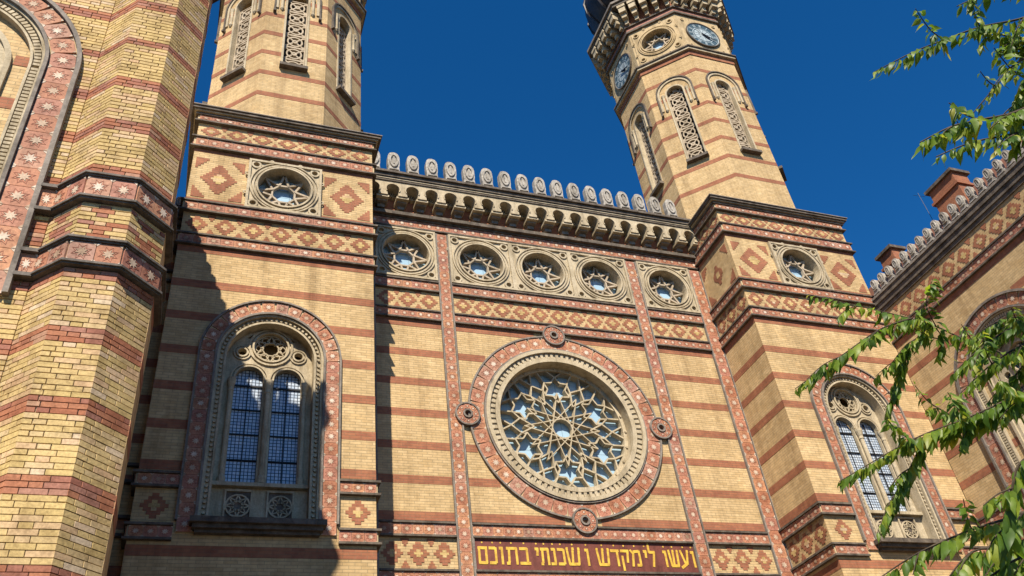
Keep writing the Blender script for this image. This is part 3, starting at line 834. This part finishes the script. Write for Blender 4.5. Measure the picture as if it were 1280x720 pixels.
def clock(F, cu, cz, r, parent):
    body = MB().plate(F, circ(cu, cz, r, 40), [], 0, .05).build('clock_face', 'clock', parent)
    MB().ring(F, cu, cz, r*1.0, r*1.05, 0, .09, 40).build('clock_rim', 'stone_dark', body)
    MB().ring(F, cu, cz, r*.66, r*.94, .049, .058, 40).build('chapter_ring', 'clock_ring', body)
    nm = MB()
    cnt = [2, 1, 2, 3, 2, 2, 2, 3, 4, 2, 2, 3]
    for h in range(12):
        a = PI/2 - 2*PI*h/12
        for j in range(cnt[h]):
            b = a + (j - (cnt[h]-1)/2)*.085
            nm.bar(F, (cu + r*.69*math.cos(b), cz + r*.69*math.sin(b)), (cu + r*.91*math.cos(b), cz + r*.91*math.sin(b)), r*.038, .057, .064)
    nm.build('roman_numerals', 'clock', body)
    nr = MB()
    for i in range(12):
        b = 2*PI*(i+.5)/12; nr.bar(F, (cu + r*.2*math.cos(b), cz + r*.2*math.sin(b)), (cu + r*.56*math.cos(b), cz + r*.56*math.sin(b)), r*.025, .049, .055)
    nr.ring(F, cu, cz, r*.55, r*.60, .049, .056, 30)
    nr.build('dial_tracery', 'clock_ring', body)
    for L, wd, hr in ((.50, .11, 4.33/12), (.82, .07, 20/60)):
        a = PI/2 - 2*PI*hr
        tip = (cu + r*L*math.cos(a), cz + r*L*math.sin(a)); tail = (cu - r*.16*math.cos(a), cz - r*.16*math.sin(a))
        nx, nz = -math.sin(a)*r*wd/2, math.cos(a)*r*wd/2
        d0 = .08 if L < .6 else .10
        MB().plate(F, [tail, (cu - nx, cz - nz), (cu + (tip[0]-cu)*.72 - nx*1.3, cz + (tip[1]-cz)*.72 - nz*1.3), tip, (cu + (tip[0]-cu)*.72 + nx*1.3, cz + (tip[1]-cz)*.72 + nz*1.3), (cu + nx, cz + nz)], [], d0, d0+.015).build('hand', 'iron', body)
    for sx in (-1, 1):
        for sz in (-1, 1):
            MB().ring(F, cu + sx*r*1.02, cz + sz*r*1.18, .0022, .0044, 0, .04, 12).build('spandrel_boss', 'stage', parent)

tower('corner_tower', 'octagonal brick tower rising from a square stage whose twin window lies in deep shadow', -.0615, .1925, .985)
tower('corner_tower', 'brick tower with clock faces and sunlit twin window partly behind leafy twigs', .8110, 1.0850, 1.0)

# ------------------------------------------------------------------ big arched wing windows
def big_arch(F, cu, zs, zb, parent):
    MB().arch(F, cu, zs, .0850, .1045, zb, 0, .03, 36).build('tile_bed', 'mortar', parent)
    ed = MB(); ed.arch(F, cu, zs, .1045, .1080, zb, 0, .11, 36); ed.arch(F, cu, zs, .0822, .0850, zb, -.05, .11, 36)
    ed.build('arch_edging', 'stone_grey', parent)
    tile_arc(F, cu, zs, .0852, .1043, 0, PI, .026, parent)
    for sx in (-1, 1):
        a, b = sorted((cu + sx*.0852, cu + sx*.1043)); tile_run(F, a, b, zb, zs, .026, parent, .0193, True)
    win = MB()
    win.arch(F, cu, zs, .0800, .0822, zb, -.20, .05, 36)
    win.arch(F, cu, zs, .0735, .0800, zb, -.22, -.05, 36)
    win.arch(F, cu, zs, .0715, .0735, zb, -.24, .00, 36)
    win = win.build('arched_window', 'stone', parent)
    dn = MB(); L = []
    for sx in (1, -1):
        n = int((zs-zb)/.0040)
        for i in range(n): L.append((cu + sx*.0768, zb + .003 + .0040*i, 0))
    for i in range(60): a = PI*(i+.5)/60; L.append((cu + .0768*math.cos(a), zs + .0768*math.sin(a), a))
    for (a, b, r) in L:
        c_, n_ = math.cos(r)*.0024, math.sin(r)*.0024
        dn.plate(F, [(a-c_+n_*.55, b-n_-c_*.55), (a+c_+n_*.55, b+n_-c_*.55), (a+c_-n_*.55, b+n_+c_*.55), (a-c_-n_*.55, b-n_+c_*.55)], [], -.055, .012)
    dn.build('dentil_moulding', 'stone', win, 'stuff')
    ir = .0555
    MB().plate(F, archp(cu, zs, .0716, zb, 30), [archp(cu, zs, ir, zb+.02, 26)], -.34, -.13).build('inner_wall', 'brick_y', win)
    for i in range(-9, 3):
        z = zs + .0105 + .0502*i
        if z < zb + .02: continue
        h = math.sqrt(max(.0714**2 - max(z+.0055-zs, 0)**2, 0)); k = math.sqrt(max((ir+.004)**2 - max(z-.0055-zs, 0)**2, 0))
        for sx in (-1, 1):
            a, b = sorted((cu + sx*h, cu + sx*k)); MB().box(F, a, b, z-BAND/2, z+BAND/2, -.129, -.122).build('red_band', 'brick_r', win)
    io = MB(); io.arch(F, cu, zs, ir-.0015, ir+.0030, zb+.02, -.30, -.06, 26); io.arch(F, cu, zs, ir-.0060, ir-.0015, zb+.02, -.32, -.12, 26)
    io.build('inner_arch', 'stone', win)
    tr = MB(); hol = [circ(cu, zs + .016, .021, 26)]
    for sx in (-1, 1): hol += [archp(cu + sx*.0250, zs - .035, .0175, zb+.045, 14), circ(cu + sx*.036, zs + .004, .0055, 12)]
    tr.plate(F, archp(cu, zs, ir-.0055, zb+.021, 26), hol, -.50, -.36)
    for h_ in hol: pass
    tr.ring(F, cu, zs+.016, .021, .0235, -.37, -.30, 26)
    for sx in (-1, 1): tr.arch(F, cu + sx*.0250, zs-.035, .0175, .0200, zs-.036, -.37, -.30, 14)
    for a, b in chords(8, 3, .021, cu, zs+.016): tr.bar(F, a, b, .0022, -.47, -.41)
    tr.build('tracery', 'stone', win)
    MB().plate(F, archp(cu, zs, ir-.0056, zb+.021, 20), [], -.62, -.58).build('glass', 'glass_win', win)
    sl = MB(); sl.box(F, cu-.088, cu+.088, zb-.007, zb-.0001, -.3, .34); sl.box(F, cu-.084, cu+.084, zb-.012, zb-.0071, 0, .22)
    sl.build('sill', 'stone_dark', win)

# ------------------------------------------------------------------ left wing with its octagonal corner turret
lw = thing('brick_wing', (-4.5, .6*S, 0), 'large yellow brick wing with octagonal corner turret and red star tiles', 'building')
WX, WY, WT = -.0830, .495, .860
FL = Frame((0, WY*S, 0), (0, -1, 0)); FLR = Frame((WX*S, 0, 0), (1, 0, 0))
OA = .0375*S; OX, OY = -.0807*S, .475*S + OA
acu, azs, azb = -.2345, .583, .3600
MB().plate(FL, rect(-.46, WX-.01, GZ, WT), [archp(acu, azs, .0823, azb, 36)], -.95, -.022).build('wall', 'brick_y', lw)
MB().wbox(-.46*S, WX*S, WY*S+.951, 1.15*S, 0, WT*S+EYE).build('wall_core', 'brick_y', lw)
FC = Frame((0, .925*S, 0), (0, -1, 0))
MB().wbox(WX*S+.002, -.0616*S, .925*S, 1.1*S, 0, .832*S+EYE).build('linking_wall', 'brick_y', lw)
for i in range(15): MB().box(FC, WX, -.0616, .04 + .0502*i, .04 + .0502*i + BAND, 0, .006).build('red_band', 'brick_r', lw)
for z in (.382, .402, .442, .462, .720, .736, .772): MB().box(FC, WX, -.0616, z, z+.0035, 0, .10).build('string_course', 'stone_dark', lw)
for (z0, z1, d) in ((.806, .814, .08), (.8141, .822, .16), (.8221, .8325, .26)): MB().box(FC, WX, -.0616, z0, z1, 0, d).build('cornice', 'stone_dark', lw)
place('merlon', MERLON_S, at(FC, -.0690, .8326, .12), lw)
MB().octo(OX, OY, OA-.022, OA-.022, 0, .8001*S+EYE).build('turret_core', 'mortar', lw)
tfaces = [Frame((OX + OA*math.cos(t_), OY + OA*math.sin(t_), 0), (math.cos(t_), math.sin(t_), 0)) for t_ in [-PI + k*PI/4 for k in range(8)]]
ohf = OA*math.tan(PI/8)/S
for k in (0, 4, 5, 6, 7):                       # turret faces away from the courtyard side: plain brickwork
    MB().box(tfaces[k], -ohf, ohf, GZ, .80, -.0215, 0).build('turret_face', 'brick_y', lw)
    for zc in [.464 + .0492*i for i in range(7)] + [.3705 - .0487*i for i in range(9)]:
        MB().box(tfaces[k], -ohf, ohf, zc-BAND/2, zc+BAND/2, 0, .006).build('red_band', 'brick_r', lw)
for k in (1, 2, 3):
    for (a, b) in ((GZ, .10), (.79, .80)): MB().box(tfaces[k], -ohf, ohf, a, b, -.0215, -.001).build('turret_face', 'brick_y', lw)

UNIT = MB()
b_ = .004
UNIT.plate(LF, rect(-.5, .5, -.5, .5), [], -.022, -.004)
UNIT.add([LF.p(x, z, d) for d, e in ((-.004, .5), (0, .485)) for x, z in rect(-e, e, -e, e)], [(4, 5, 6, 7), (0, 1, 5, 4), (1, 2, 6, 5), (2, 3, 7, 6), (3, 0, 4, 7)])
UNIT_Y = UNIT.mesh('brick', ['piece_y']); UNIT_R = UNIT.mesh('brick', ['piece_r'])
bricks = []
rb_bands = [.464 + .0492*i for i in range(7)] + [.3705 - .0487*i for i in range(6)]
CH = .0755
def brick_face(F, u0, u1, z0, z1, pred, dia=None, seed=0):
    rnd = random.Random(seed)
    n0 = math.ceil(z0*S/CH); n1 = int(z1*S/CH)
    for c in range(n0, n1):
        zc = (c+.5)*CH/S
        red = any(abs(zc - b) < .0056 for b in rb_bands)
        u = u0; k = c % 2
        first = True
        while u < u1 - .001:
            L = (.285 if k else .145)/S
            if first: L *= rnd.choice((1, .5, .75)) if u1-u0 > .05 else (rnd.choice((.72, .78, .36)) if c % 2 else rnd.choice((1.0, 1.06, .94))); first = False
            if u + L > u1 - .0035: L = u1 - u
            uc = u + L/2
            if pred(uc, zc):
                isr = red
                if dia and dia(uc, zc) is not None: isr = dia(uc, zc)
                e0 = .0085/S if u <= u0 + 1e-6 else 0; e1 = .0085/S if u + L >= u1 - 1e-6 else 0
                bricks.append((F, uc + (e1-e0)/2, zc, L - .0075/S + e0 + e1, isr, rnd.uniform(-.003, .002), rnd.uniform(.97, 1.0)))
            u += L; k = 1 - k
    return
rowz = [(.4325, .4555), (.3750, .3965)]
inrow = lambda z: any(a-.001 < z < b+.001 for a, b in rowz)
def dia_t(u, z):
    if not (.3965 < z < .4325): return None
    q = abs(u)/.0118 + abs(z-.4145)/.0150
    return (q < 1 and q > .28) or (abs(u) > .011 and abs(z-.4145) > .0125)
for k in (1, 2, 3): brick_face(tfaces[k], -ohf, ohf, .10, .79, lambda u, z: not inrow(z), dia_t, k)
def wall_pred(u, z):
    if inrow(z) and u > acu: return False
    r = math.hypot(u-acu, z-azs) if z > azs else abs(u-acu)
    return r > .1035 or z < azb - .004
brick_face(FL, -.300, -.1175, .18, .79, wall_pred, lambda u, z: True if (.3965 < z < .4325 and abs(u+.1225)/.006 + abs(z-.4145)/.014 < 1) else None, 9)
MB().box(FL, -.46, -.3002, GZ, WT, -.0215, -.001).build('wall_facing', 'brick_y', lw)
# nearest three hundred bricks are parts of their own, the rest one joined piece per colour
camp = Vector((0, 0, EYE))
def cam_score(bk):
    p = bk[0].p(bk[1], bk[2]); d = p - camp; zz_ = d.dot(FW_)
    x, y = 640 + FPX*d.dot(RT_)/zz_, 360 - FPX*d.dot(UP_)/zz_
    inside = -10 < x < 1290 and -10 < y < 730
    return (0 if inside else 1, d.length / max(bk[3], .004) ** .25)
bricks.sort(key=cam_score)
rest = {False: MB(), True: MB()}
for i, (F, u, z, L, red, dd, hs) in enumerate(bricks):
    h = (CH - .008)*hs
    if i < 300:
        m_ = at(F, u, z, dd) @ Matrix.Diagonal((L*S, 1, h, 1))
        place('brick', UNIT_R if red else UNIT_Y, m_, lw)
    else:
        r_ = rest[red]; L2, h2 = L/2, h/2/S; e = .0045/S; o = F.p(u, z, 0)
        pts = [F.p(u + a*L2, z + b*h2, -.022) for a, b in ((-1, -1), (1, -1), (1, 1), (-1, 1))] + [F.p(u + a*(L2-e), z + b*(h2-e), dd) for a, b in ((-1, -1), (1, -1), (1, 1), (-1, 1))]
        r_.add(pts, [(4, 5, 6, 7), (0, 1, 5, 4), (1, 2, 6, 5), (2, 3, 7, 6), (3, 0, 4, 7)])
rest[False].build('yellow_bricks', 'piece_y', lw, 'stuff'); rest[True].build('red_bricks', 'piece_r', lw, 'stuff')

# tile rows and roll mouldings round the turret
for (z0, z1) in rowz:
    za, zb2 = z0 + .0020, z1 - .0020
    MB().octo(OX, OY, OA+.02, OA+.02, za*S+EYE, zb2*S+EYE).build('tile_bed', 'mortar', lw)
    for (p, q) in ((z0-.0008, za), (zb2, z1+.0008)):
        for (f0, f1, d) in ((0, .4, .07), (.4, 1, .10)):
            MB().octo(OX, OY, OA+d, OA+d, (p+(q-p)*f0)*S+EYE+.0005, (p+(q-p)*f1)*S+EYE).build('roll_moulding', 'moulding', lw)
    for k in (0, 1, 2, 3, 4):
        Ff = Frame(tfaces[k].O + tfaces[k].N*.018, tfaces[k].N); w2 = ohf + .018*math.tan(PI/8)/S
        tile_run(Ff, -w2, w2, za+.0003, zb2-.0003, 0, lw, .0158)
    # short tile bars joining the window surround
    ub0, ub1 = acu + .108, -.1165
    MB().box(FL, ub0, ub1, za, zb2, 0, .03).build('tile_bed', 'mortar', lw)
    tile_run(FL, ub0-.001, ub1, za, zb2, .026, lw, .0185)
    for (p, q) in ((z0-.0008, za), (zb2, z1+.0008)): MB().box(FL, ub0-.0005, ub1, p, q, 0, .12).build('roll_moulding', 'moulding', lw)
big_arch(FL, acu, azs, azb, lw)
# courtyard wall of the wing (in shade): bands, string courses, cornice, battlements
for i in range(15):
    z = .04 + .0502*i
    MB().box(FLR, .53, .9249, z, z+BAND, 0, .006).build('red_band', 'brick_r', lw)
for z in (.372, .392, .432, .452, .700, .716, .752):
    MB().box(FLR, .53, .9249, z, z+.0035, 0, .10).build('string_course', 'stone_dark', lw)
for (z0, z1, d) in ((.836, .844, .02), (.8441, .852, .04), (.8521, .8602, .06)):
    MB().box(FLR, .53, .9249, z0, z1, 0, d).build('cornice', 'stone_dark', lw)
for i in range(24):
    place('merlon', MERLON_S, at(FLR, YF + .02 - .0177*i, .8603, -.06), lw)
for (z0, z1, d) in ((.776, .784, .10), (.7841, .792, .20), (.7921, .8002, .30)):
    MB().octo(OX, OY, OA+d, OA+d, z0*S+EYE, z1*S+EYE).build('turret_cornice', 'stone_dark', lw)
    MB().box(FL, -.46, OX/S-.02, z0+.06, z1+.06, -.02, d).build('cornice', 'stone_dark', lw)
zt = .8003*S+EYE
MB().octo(OX, OY, OA-.06, OA-.06, zt, zt+3.0).build('turret_lantern', 'brick_y', lw)
MB().octo(OX, OY, OA+.06, OA+.10, zt+3.001, zt+3.2).build('turret_cornice', 'stone_dark', lw)
for t_ in range(8):
    th = t_*PI/4; Ft = Frame((OX + OA*math.cos(th), OY + OA*math.sin(th), 0), (math.cos(th), math.sin(th), 0))
    place('merlon', MERLON_S, at(Ft, 0, (zt+3.201-EYE)/S, -.02), lw)

# ------------------------------------------------------------------ right wing
rw_ = thing('brick_wing', (1.35*S, .5*S, 0), 'brick side wing with curled battlements, red roof and chimneys, seen edge on behind leaves', 'building')
RX = 1.0856
FR = Frame((RX*S, 0, 0), (-1, 0, 0))                     # u = -Y
yA, yB = -.9015, .10
wins = [-.7200, -.4300, -.1400]
MB().plate(FR, rect(yA, yB, GZ, .806), [archp(c, .588, .0823, .3920, 36) for c in wins], -.95, 0).build('wall', 'brick_y', rw_)
MB().wbox(RX*S+.951, 1.55*S, -.10*S, 1.2*S, 0, .806*S+EYE).build('wall_core', 'brick_y', rw_)
for c in wins: big_arch(FR, c, .588, .3920, rw_)
def gaps(hw): 
    out = []; p = yA
    for c in wins: out.append((p, c-hw)); p = c+hw
    out.append((p, yB)); return out
def rrow(z0, z1, split=None):
    for (a, b) in (gaps(split) if split else [(yA, yB)]):
        MB().box(FR, a, b, z0, z1, 0, .03).build('tile_bed', 'mortar', rw_)
        string(FR, a, b, z1, .0026, .10, rw_); string(FR, a, b, z0-.0026, .0026, .10, rw_)
        if a < -.5: tile_run(FR, a, min(b, -.45), z0+.0004, z1-.0004, .026, rw_, .0165)
rrow(.7480, .7620); rrow(.4120, .4250, .1085)
diamond_run(FR, yA, -.45, .7650, .8020, rw_, .036)
MB().box(FR, yA, yB, .7350, .7450, 0, .006).build('red_band', 'brick_r', rw_)
for i in range(-6, 6):
    z = .4330 + .0502*i
    if z > .70: continue
    for (a, b) in (gaps(.1075 if z < .588 else math.sqrt(max(.1075**2 - max(z-.588, 0)**2, 0))) if z > .38 else [(yA, yB)]):
        MB().box(FR, a, b, z-BAND/2, z+BAND/2, 0, .006).build('red_band', 'brick_r', rw_)
for (z0, z1, d, m) in ((.8061, .8130, .06, 'stone_dark'), (.8131, .8230, .11, 'stone_dark'), (.8231, .8330, .16, 'stone_dark'), (.8331, .8370, .20, 'stone_grey')):
    MB().box(FR, yA, yB, z0, z1, -.5, d).build('cornice', m, rw_)
for i in range(30):
    place('merlon', MERLON_S, at(FR, yA + .020 + .0197*i, .8371, .09), rw_)
rf = MB()
x0, x1, x2 = RX*S+.55, 1.165*S, 1.55*S; z0, z1 = .8062*S+EYE, .929*S+EYE
rf.add([(x0, -2, z0), (x1, -2, z1), (x2, -2, z0), (x0, 23.9, z0), (x1, 23.9, z1), (x2, 23.9, z0)], [(0, 1, 4, 3), (1, 2, 5, 4), (0, 2, 1), (3, 4, 5), (0, 3, 5, 2)])
rf = rf.build('roof', 'roof', rw_)
def chimney(x, xw, ya, yb, zt):
    c = MB(); c.wbox(x*S, (x+xw)*S, ya*S, yb*S, .86*S+EYE, zt*S+EYE)
    c.wbox(x*S-.07, (x+xw)*S+.07, ya*S-.07, yb*S+.07, (zt-.028)*S+EYE, (zt-.023)*S+EYE)
    c = c.build('chimney', 'brick_r', rf)
    MB().wbox(x*S-.10, (x+xw)*S+.10, ya*S-.10, yb*S+.10, zt*S+EYE+.002, (zt+.006)*S+EYE).build('chimney_cap', 'stone_dark', rw_)
chimney(1.150, .034, .697, .752, .972)
chimney(1.150, .028, .872, .905, .948)
ar = thing('aerial', (1.165*S, .78*S, .925*S+EYE), 'thin wire aerial standing on the red roof beside the chimney', 'aerial')
a0 = Vector((1.165*S, .78*S, .925*S+EYE))
MB().tube([a0, a0 + Vector((.0, .0, 1.6))], .009, 5).build('mast', 'iron', ar)
MB().tube([a0 + Vector((-.2, .06, 1.5)), a0 + Vector((.2, -.06, 1.4))], .006, 5).build('crossbar', 'iron', ar)

# ------------------------------------------------------------------ tree reaching in from the right
def pix(px, py, dist):
    d = RT_*((px-640)/FPX) + UP_*((360-py)/FPX) + FW_
    return camp + d.normalized()*dist
tree = thing('leafy_tree', (8.2, 2.6, 0), 'green leafy tree whose drooping twigs hang across the right wing and sky', 'tree')
trunk_pts = [(8.2, 2.6, 0), (8.15, 2.62, 1.5), (8.2, 2.7, 3.0), (8.1, 2.6, 4.6), (8.0, 2.5, 6.2), (8.1, 2.4, 8.0)]
MB().tube(trunk_pts, [.26, .21, .18, .15, .11, .05], 12).build('trunk', 'bark', tree, smooth=True)

def smooth_path(pts, n=8):
    out = []
    P = [pts[0]] + pts + [pts[-1]]
    for i in range(1, len(P)-2):
        for k in range(n):
            t_ = k/n; a, b, c, d = P[i-1], P[i], P[i+1], P[i+2]
            out.append(.5*((2*b) + (c-a)*t_ + (2*a-5*b+4*c-d)*t_*t_ + (3*b-a-3*c+d)*t_**3))
    out.append(pts[-1]); return out
# (pixel path, distance of base and tip, leaf length, leaves per metre, leaf start along twig)
TW = [
 ([(1345, -5), (1280, 22), (1225, 34), (1180, 50), (1140, 66), (1093, 90)], 5.6, 5.2, .105, 22),
 ([(1345, 40), (1280, 48), (1240, 40), (1222, 36)], 5.7, 5.6, .085, 60),
 ([(1345, 60), (1285, 62), (1258, 60), (1245, 66)], 5.7, 5.6, .085, 60),
 ([(1345, -30), (1280, -12), (1235, -8), (1196, 8)], 5.4, 5.2, .095, 20),
 ([(1345, 50), (1275, 76), (1245, 108), (1216, 142)], 5.3, 5.0, .075, 17),
 ([(1345, 100), (1275, 138), (1225, 150), (1190, 158), (1150, 178)], 4.2, 3.9, .115, 26),
 ([(1345, 140), (1275, 165), (1215, 178), (1170, 196)], 4.6, 4.3, .085, 24),
 ([(1345, 110), (1285, 100), (1270, 130), (1265, 190)], 4.6, 4.5, .10, 40),
 ([(1345, 470), (1225, 432), (1165, 406), (1130, 396), (1070, 382), (1010, 368)], 6.4, 5.9, .115, 20),
 ([(1140, 398), (1100, 412), (1050, 446), (994, 486)], 6.0, 5.7, .125, 21),
 ([(1165, 406), (1150, 420), (1128, 448), (1108, 520)], 6.1, 5.9, .125, 26),
 ([(1170, 408), (1158, 380), (1166, 348)], 6.1, 6.1, .11, 30),
 ([(1170, 410), (1178, 425), (1172, 448)], 6.1, 6.1, .11, 26),
 ([(1345, 380), (1275, 405), (1230, 432), (1192, 466)], 5.4, 5.2, .105, 42),
 ([(1345, 400), (1280, 430), (1240, 455), (1200, 492)], 5.3, 5.1, .10, 34),
 ([(1345, 380), (1290, 395), (1255, 400), (1225, 430)], 5.5, 5.4, .10, 40),
 ([(1345, 440), (1290, 450), (1262, 480), (1240, 520)], 5.3, 5.2, .11, 40),
 ([(1345, 455), (1275, 492), (1210, 522), (1140, 550), (1049, 602)], 5.3, 4.8, .115, 40),
 ([(1345, 465), (1275, 500), (1215, 530), (1150, 548), (1125, 555)], 5.2, 5.0, .115, 34),
 ([(1155, 548), (1138, 585), (1118, 620), (1096, 668)], 5.0, 4.8, .115, 30),
 ([(1200, 528), (1176, 512), (1158, 512)], 5.1, 5.0, .085, 26),
 ([(1345, 545), (1280, 575), (1265, 610), (1256, 660), (1250, 735)], 4.0, 3.8, .13, 22),
 ([(1345, 600), (1280, 640), (1215, 662), (1150, 690), (1100, 722)], 4.4, 4.2, .10, 28),
 ([(1345, 640), (1270, 680), (1215, 690), (1180, 730)], 4.3, 4.1, .105, 30),
 ([(1345, 660), (1290, 690), (1250, 712), (1225, 750)], 4.0, 3.9, .11, 34),
]
lv = random.Random(11)
def leaf_geo(bend, fold, wv):
    n = 6; prof = [0, .15, .225, .225, .165, .075, 0]; V = []; Fc = []
    for i in range(n+1):
        x = i/n; z = -bend*x*x; hw = prof[i]*wv
        V += [(x, 0, z), (x-.03*(i > 0), hw, z + fold*hw + .02*math.sin(i*2.1)), (x-.03*(i > 0), -hw, z + fold*hw - .02*math.sin(i*1.7))]
    for i in range(n):
        a, b = 3*i, 3*(i+1); Fc += [(a, b, b+1, a+1), (a, a+2, b+2, b)]
    return V, Fc
LG = [leaf_geo(b, f, wv) for b, f, wv in ((.25, .45, .95), (.50, .25, 1.0), (.12, .6, .80), (.38, -.2, 1.1))]
LM = []
for V, Fc in LG:
    me = bpy.data.meshes.new('leaf'); me.from_pydata(V, [], Fc); me.materials.append(M['leaf']); me.shade_smooth(); LM.append(me)
leaves = []
SG = random.Random(5)
for pts, d0, d1, ll, dens in list(TW):
    for j in range(1, len(pts)-1):
        if pts[j][0] > 1300 or SG.random() < .12: continue
        x, y = pts[j]; sx = SG.uniform(-45, -8); sy = SG.choice((-1, 1, 1))*SG.uniform(14, 42)
        TW.append(([(x, y), (x + sx*.5, y + sy*.35), (x + sx, y + sy)], d0 + (d1-d0)*j/(len(pts)-1), d1 - .05, ll*.82, dens*.8))
for pts, d0, d1, ll, dens in TW:
    n = len(pts); P = [pix(x, y, d0 + (d1-d0)*i/(n-1)) for i, (x, y) in enumerate(pts)]
    path = smooth_path(P, 8)
    r0 = .006 if len(pts) > 3 else .003
    MB().tube(path, [r0*(1 - .8*i/len(path)) + .0012 for i in range(len(path))], 5).build('twig', 'bark', tree)
    if pts[0][0] > 1300:                                            # carry the twig back to the trunk
        tz = max(1.8, min(P[0].z - .6, 7.2)); base = Vector((8.13, 2.58, tz))
        mid = (P[0] + base)/2 + Vector((0, 0, .25))
        MB().tube(smooth_path([base, mid, P[0]], 6), [.05 - .04*i/12 for i in range(13)], 6).build('branch', 'bark', tree)
    tot = sum((path[i+1]-path[i]).length for i in range(len(path)-1)); acc = 0; nxt = .02; side = 1
    for i in range(len(path)-1):
        sg = path[i+1]-path[i]; L = sg.length; t_ = sg.normalized()
        while nxt < acc + L:
            q = path[i] + t_*(nxt-acc); f = nxt/tot
            sd = t_.cross(Z).normalized()*side; side = -side
            d = (t_*lv.uniform(.25, .8) + sd*lv.uniform(.2, .8) + Vector((0, 0, -1))*lv.uniform(.45, 1.15) + Vector((lv.uniform(-.3, .3),)*3)).normalized()
            sz = ll*lv.uniform(.58, 1.05)*(1 - .35*max(0, f-.7)/.3)
            up = (Z*.5 - t_*.2 + Vector((lv.uniform(-.7, .7), lv.uniform(-.9, .3), lv.uniform(-.2, .6))))
            y = up.cross(d).normalized(); zv = d.cross(y)
            o = q + d*.008
            m_ = Matrix(((d.x, y.x, zv.x, o.x), (d.y, y.y, zv.y, o.y), (d.z, y.z, zv.z, o.z), (0, 0, 0, 1))) @ Matrix.Diagonal((sz, sz*.86, sz, 1))
            dd = o - camp; zz_ = dd.dot(FW_); px = 640 + FPX*dd.dot(RT_)/zz_
            leaves.append((0 if px < 1285 else 1, -sz/zz_, m_, lv.randrange(4)))
            nxt += lv.uniform(.20, .48)/dens
        acc += L
# foliage nearer the trunk, outside the picture
for i in range(900):
    a = lv.uniform(0, 2*PI); r = lv.uniform(.2, 1.5); z = lv.uniform(3.2, 8.6)
    o = Vector((8.9 + r*math.cos(a)*.9, 2.1 + r*math.sin(a)*.8, z))
    d = Vector((lv.uniform(-1, 1), lv.uniform(-1, 1), -lv.uniform(.2, 1))).normalized(); y = Vector((lv.uniform(-1, 1), lv.uniform(-1, 1), .3)).cross(d).normalized(); zv = d.cross(y); sz = lv.uniform(.08, .12)
    leaves.append((2, 0, Matrix(((d.x, y.x, zv.x, o.x), (d.y, y.y, zv.y, o.y), (d.z, y.z, zv.z, o.z), (0, 0, 0, 1))) @ Matrix.Diagonal((sz, sz, sz, 1)), lv.randrange(4)))
leaves.sort(key=lambda l: (l[0], l[1]))
mass = MB()
for i, (_, _, m_, k) in enumerate(leaves):
    if i < 300: place('leaf', LM[k], m_, tree)
    else:
        V, Fc = LG[k]; mass.add([m_ @ Vector(v) for v in V], Fc)
lm = mass.mesh('leaf_mass', ['leaf'], True)
place('leaf_mass', lm, Matrix(), tree, 'stuff')
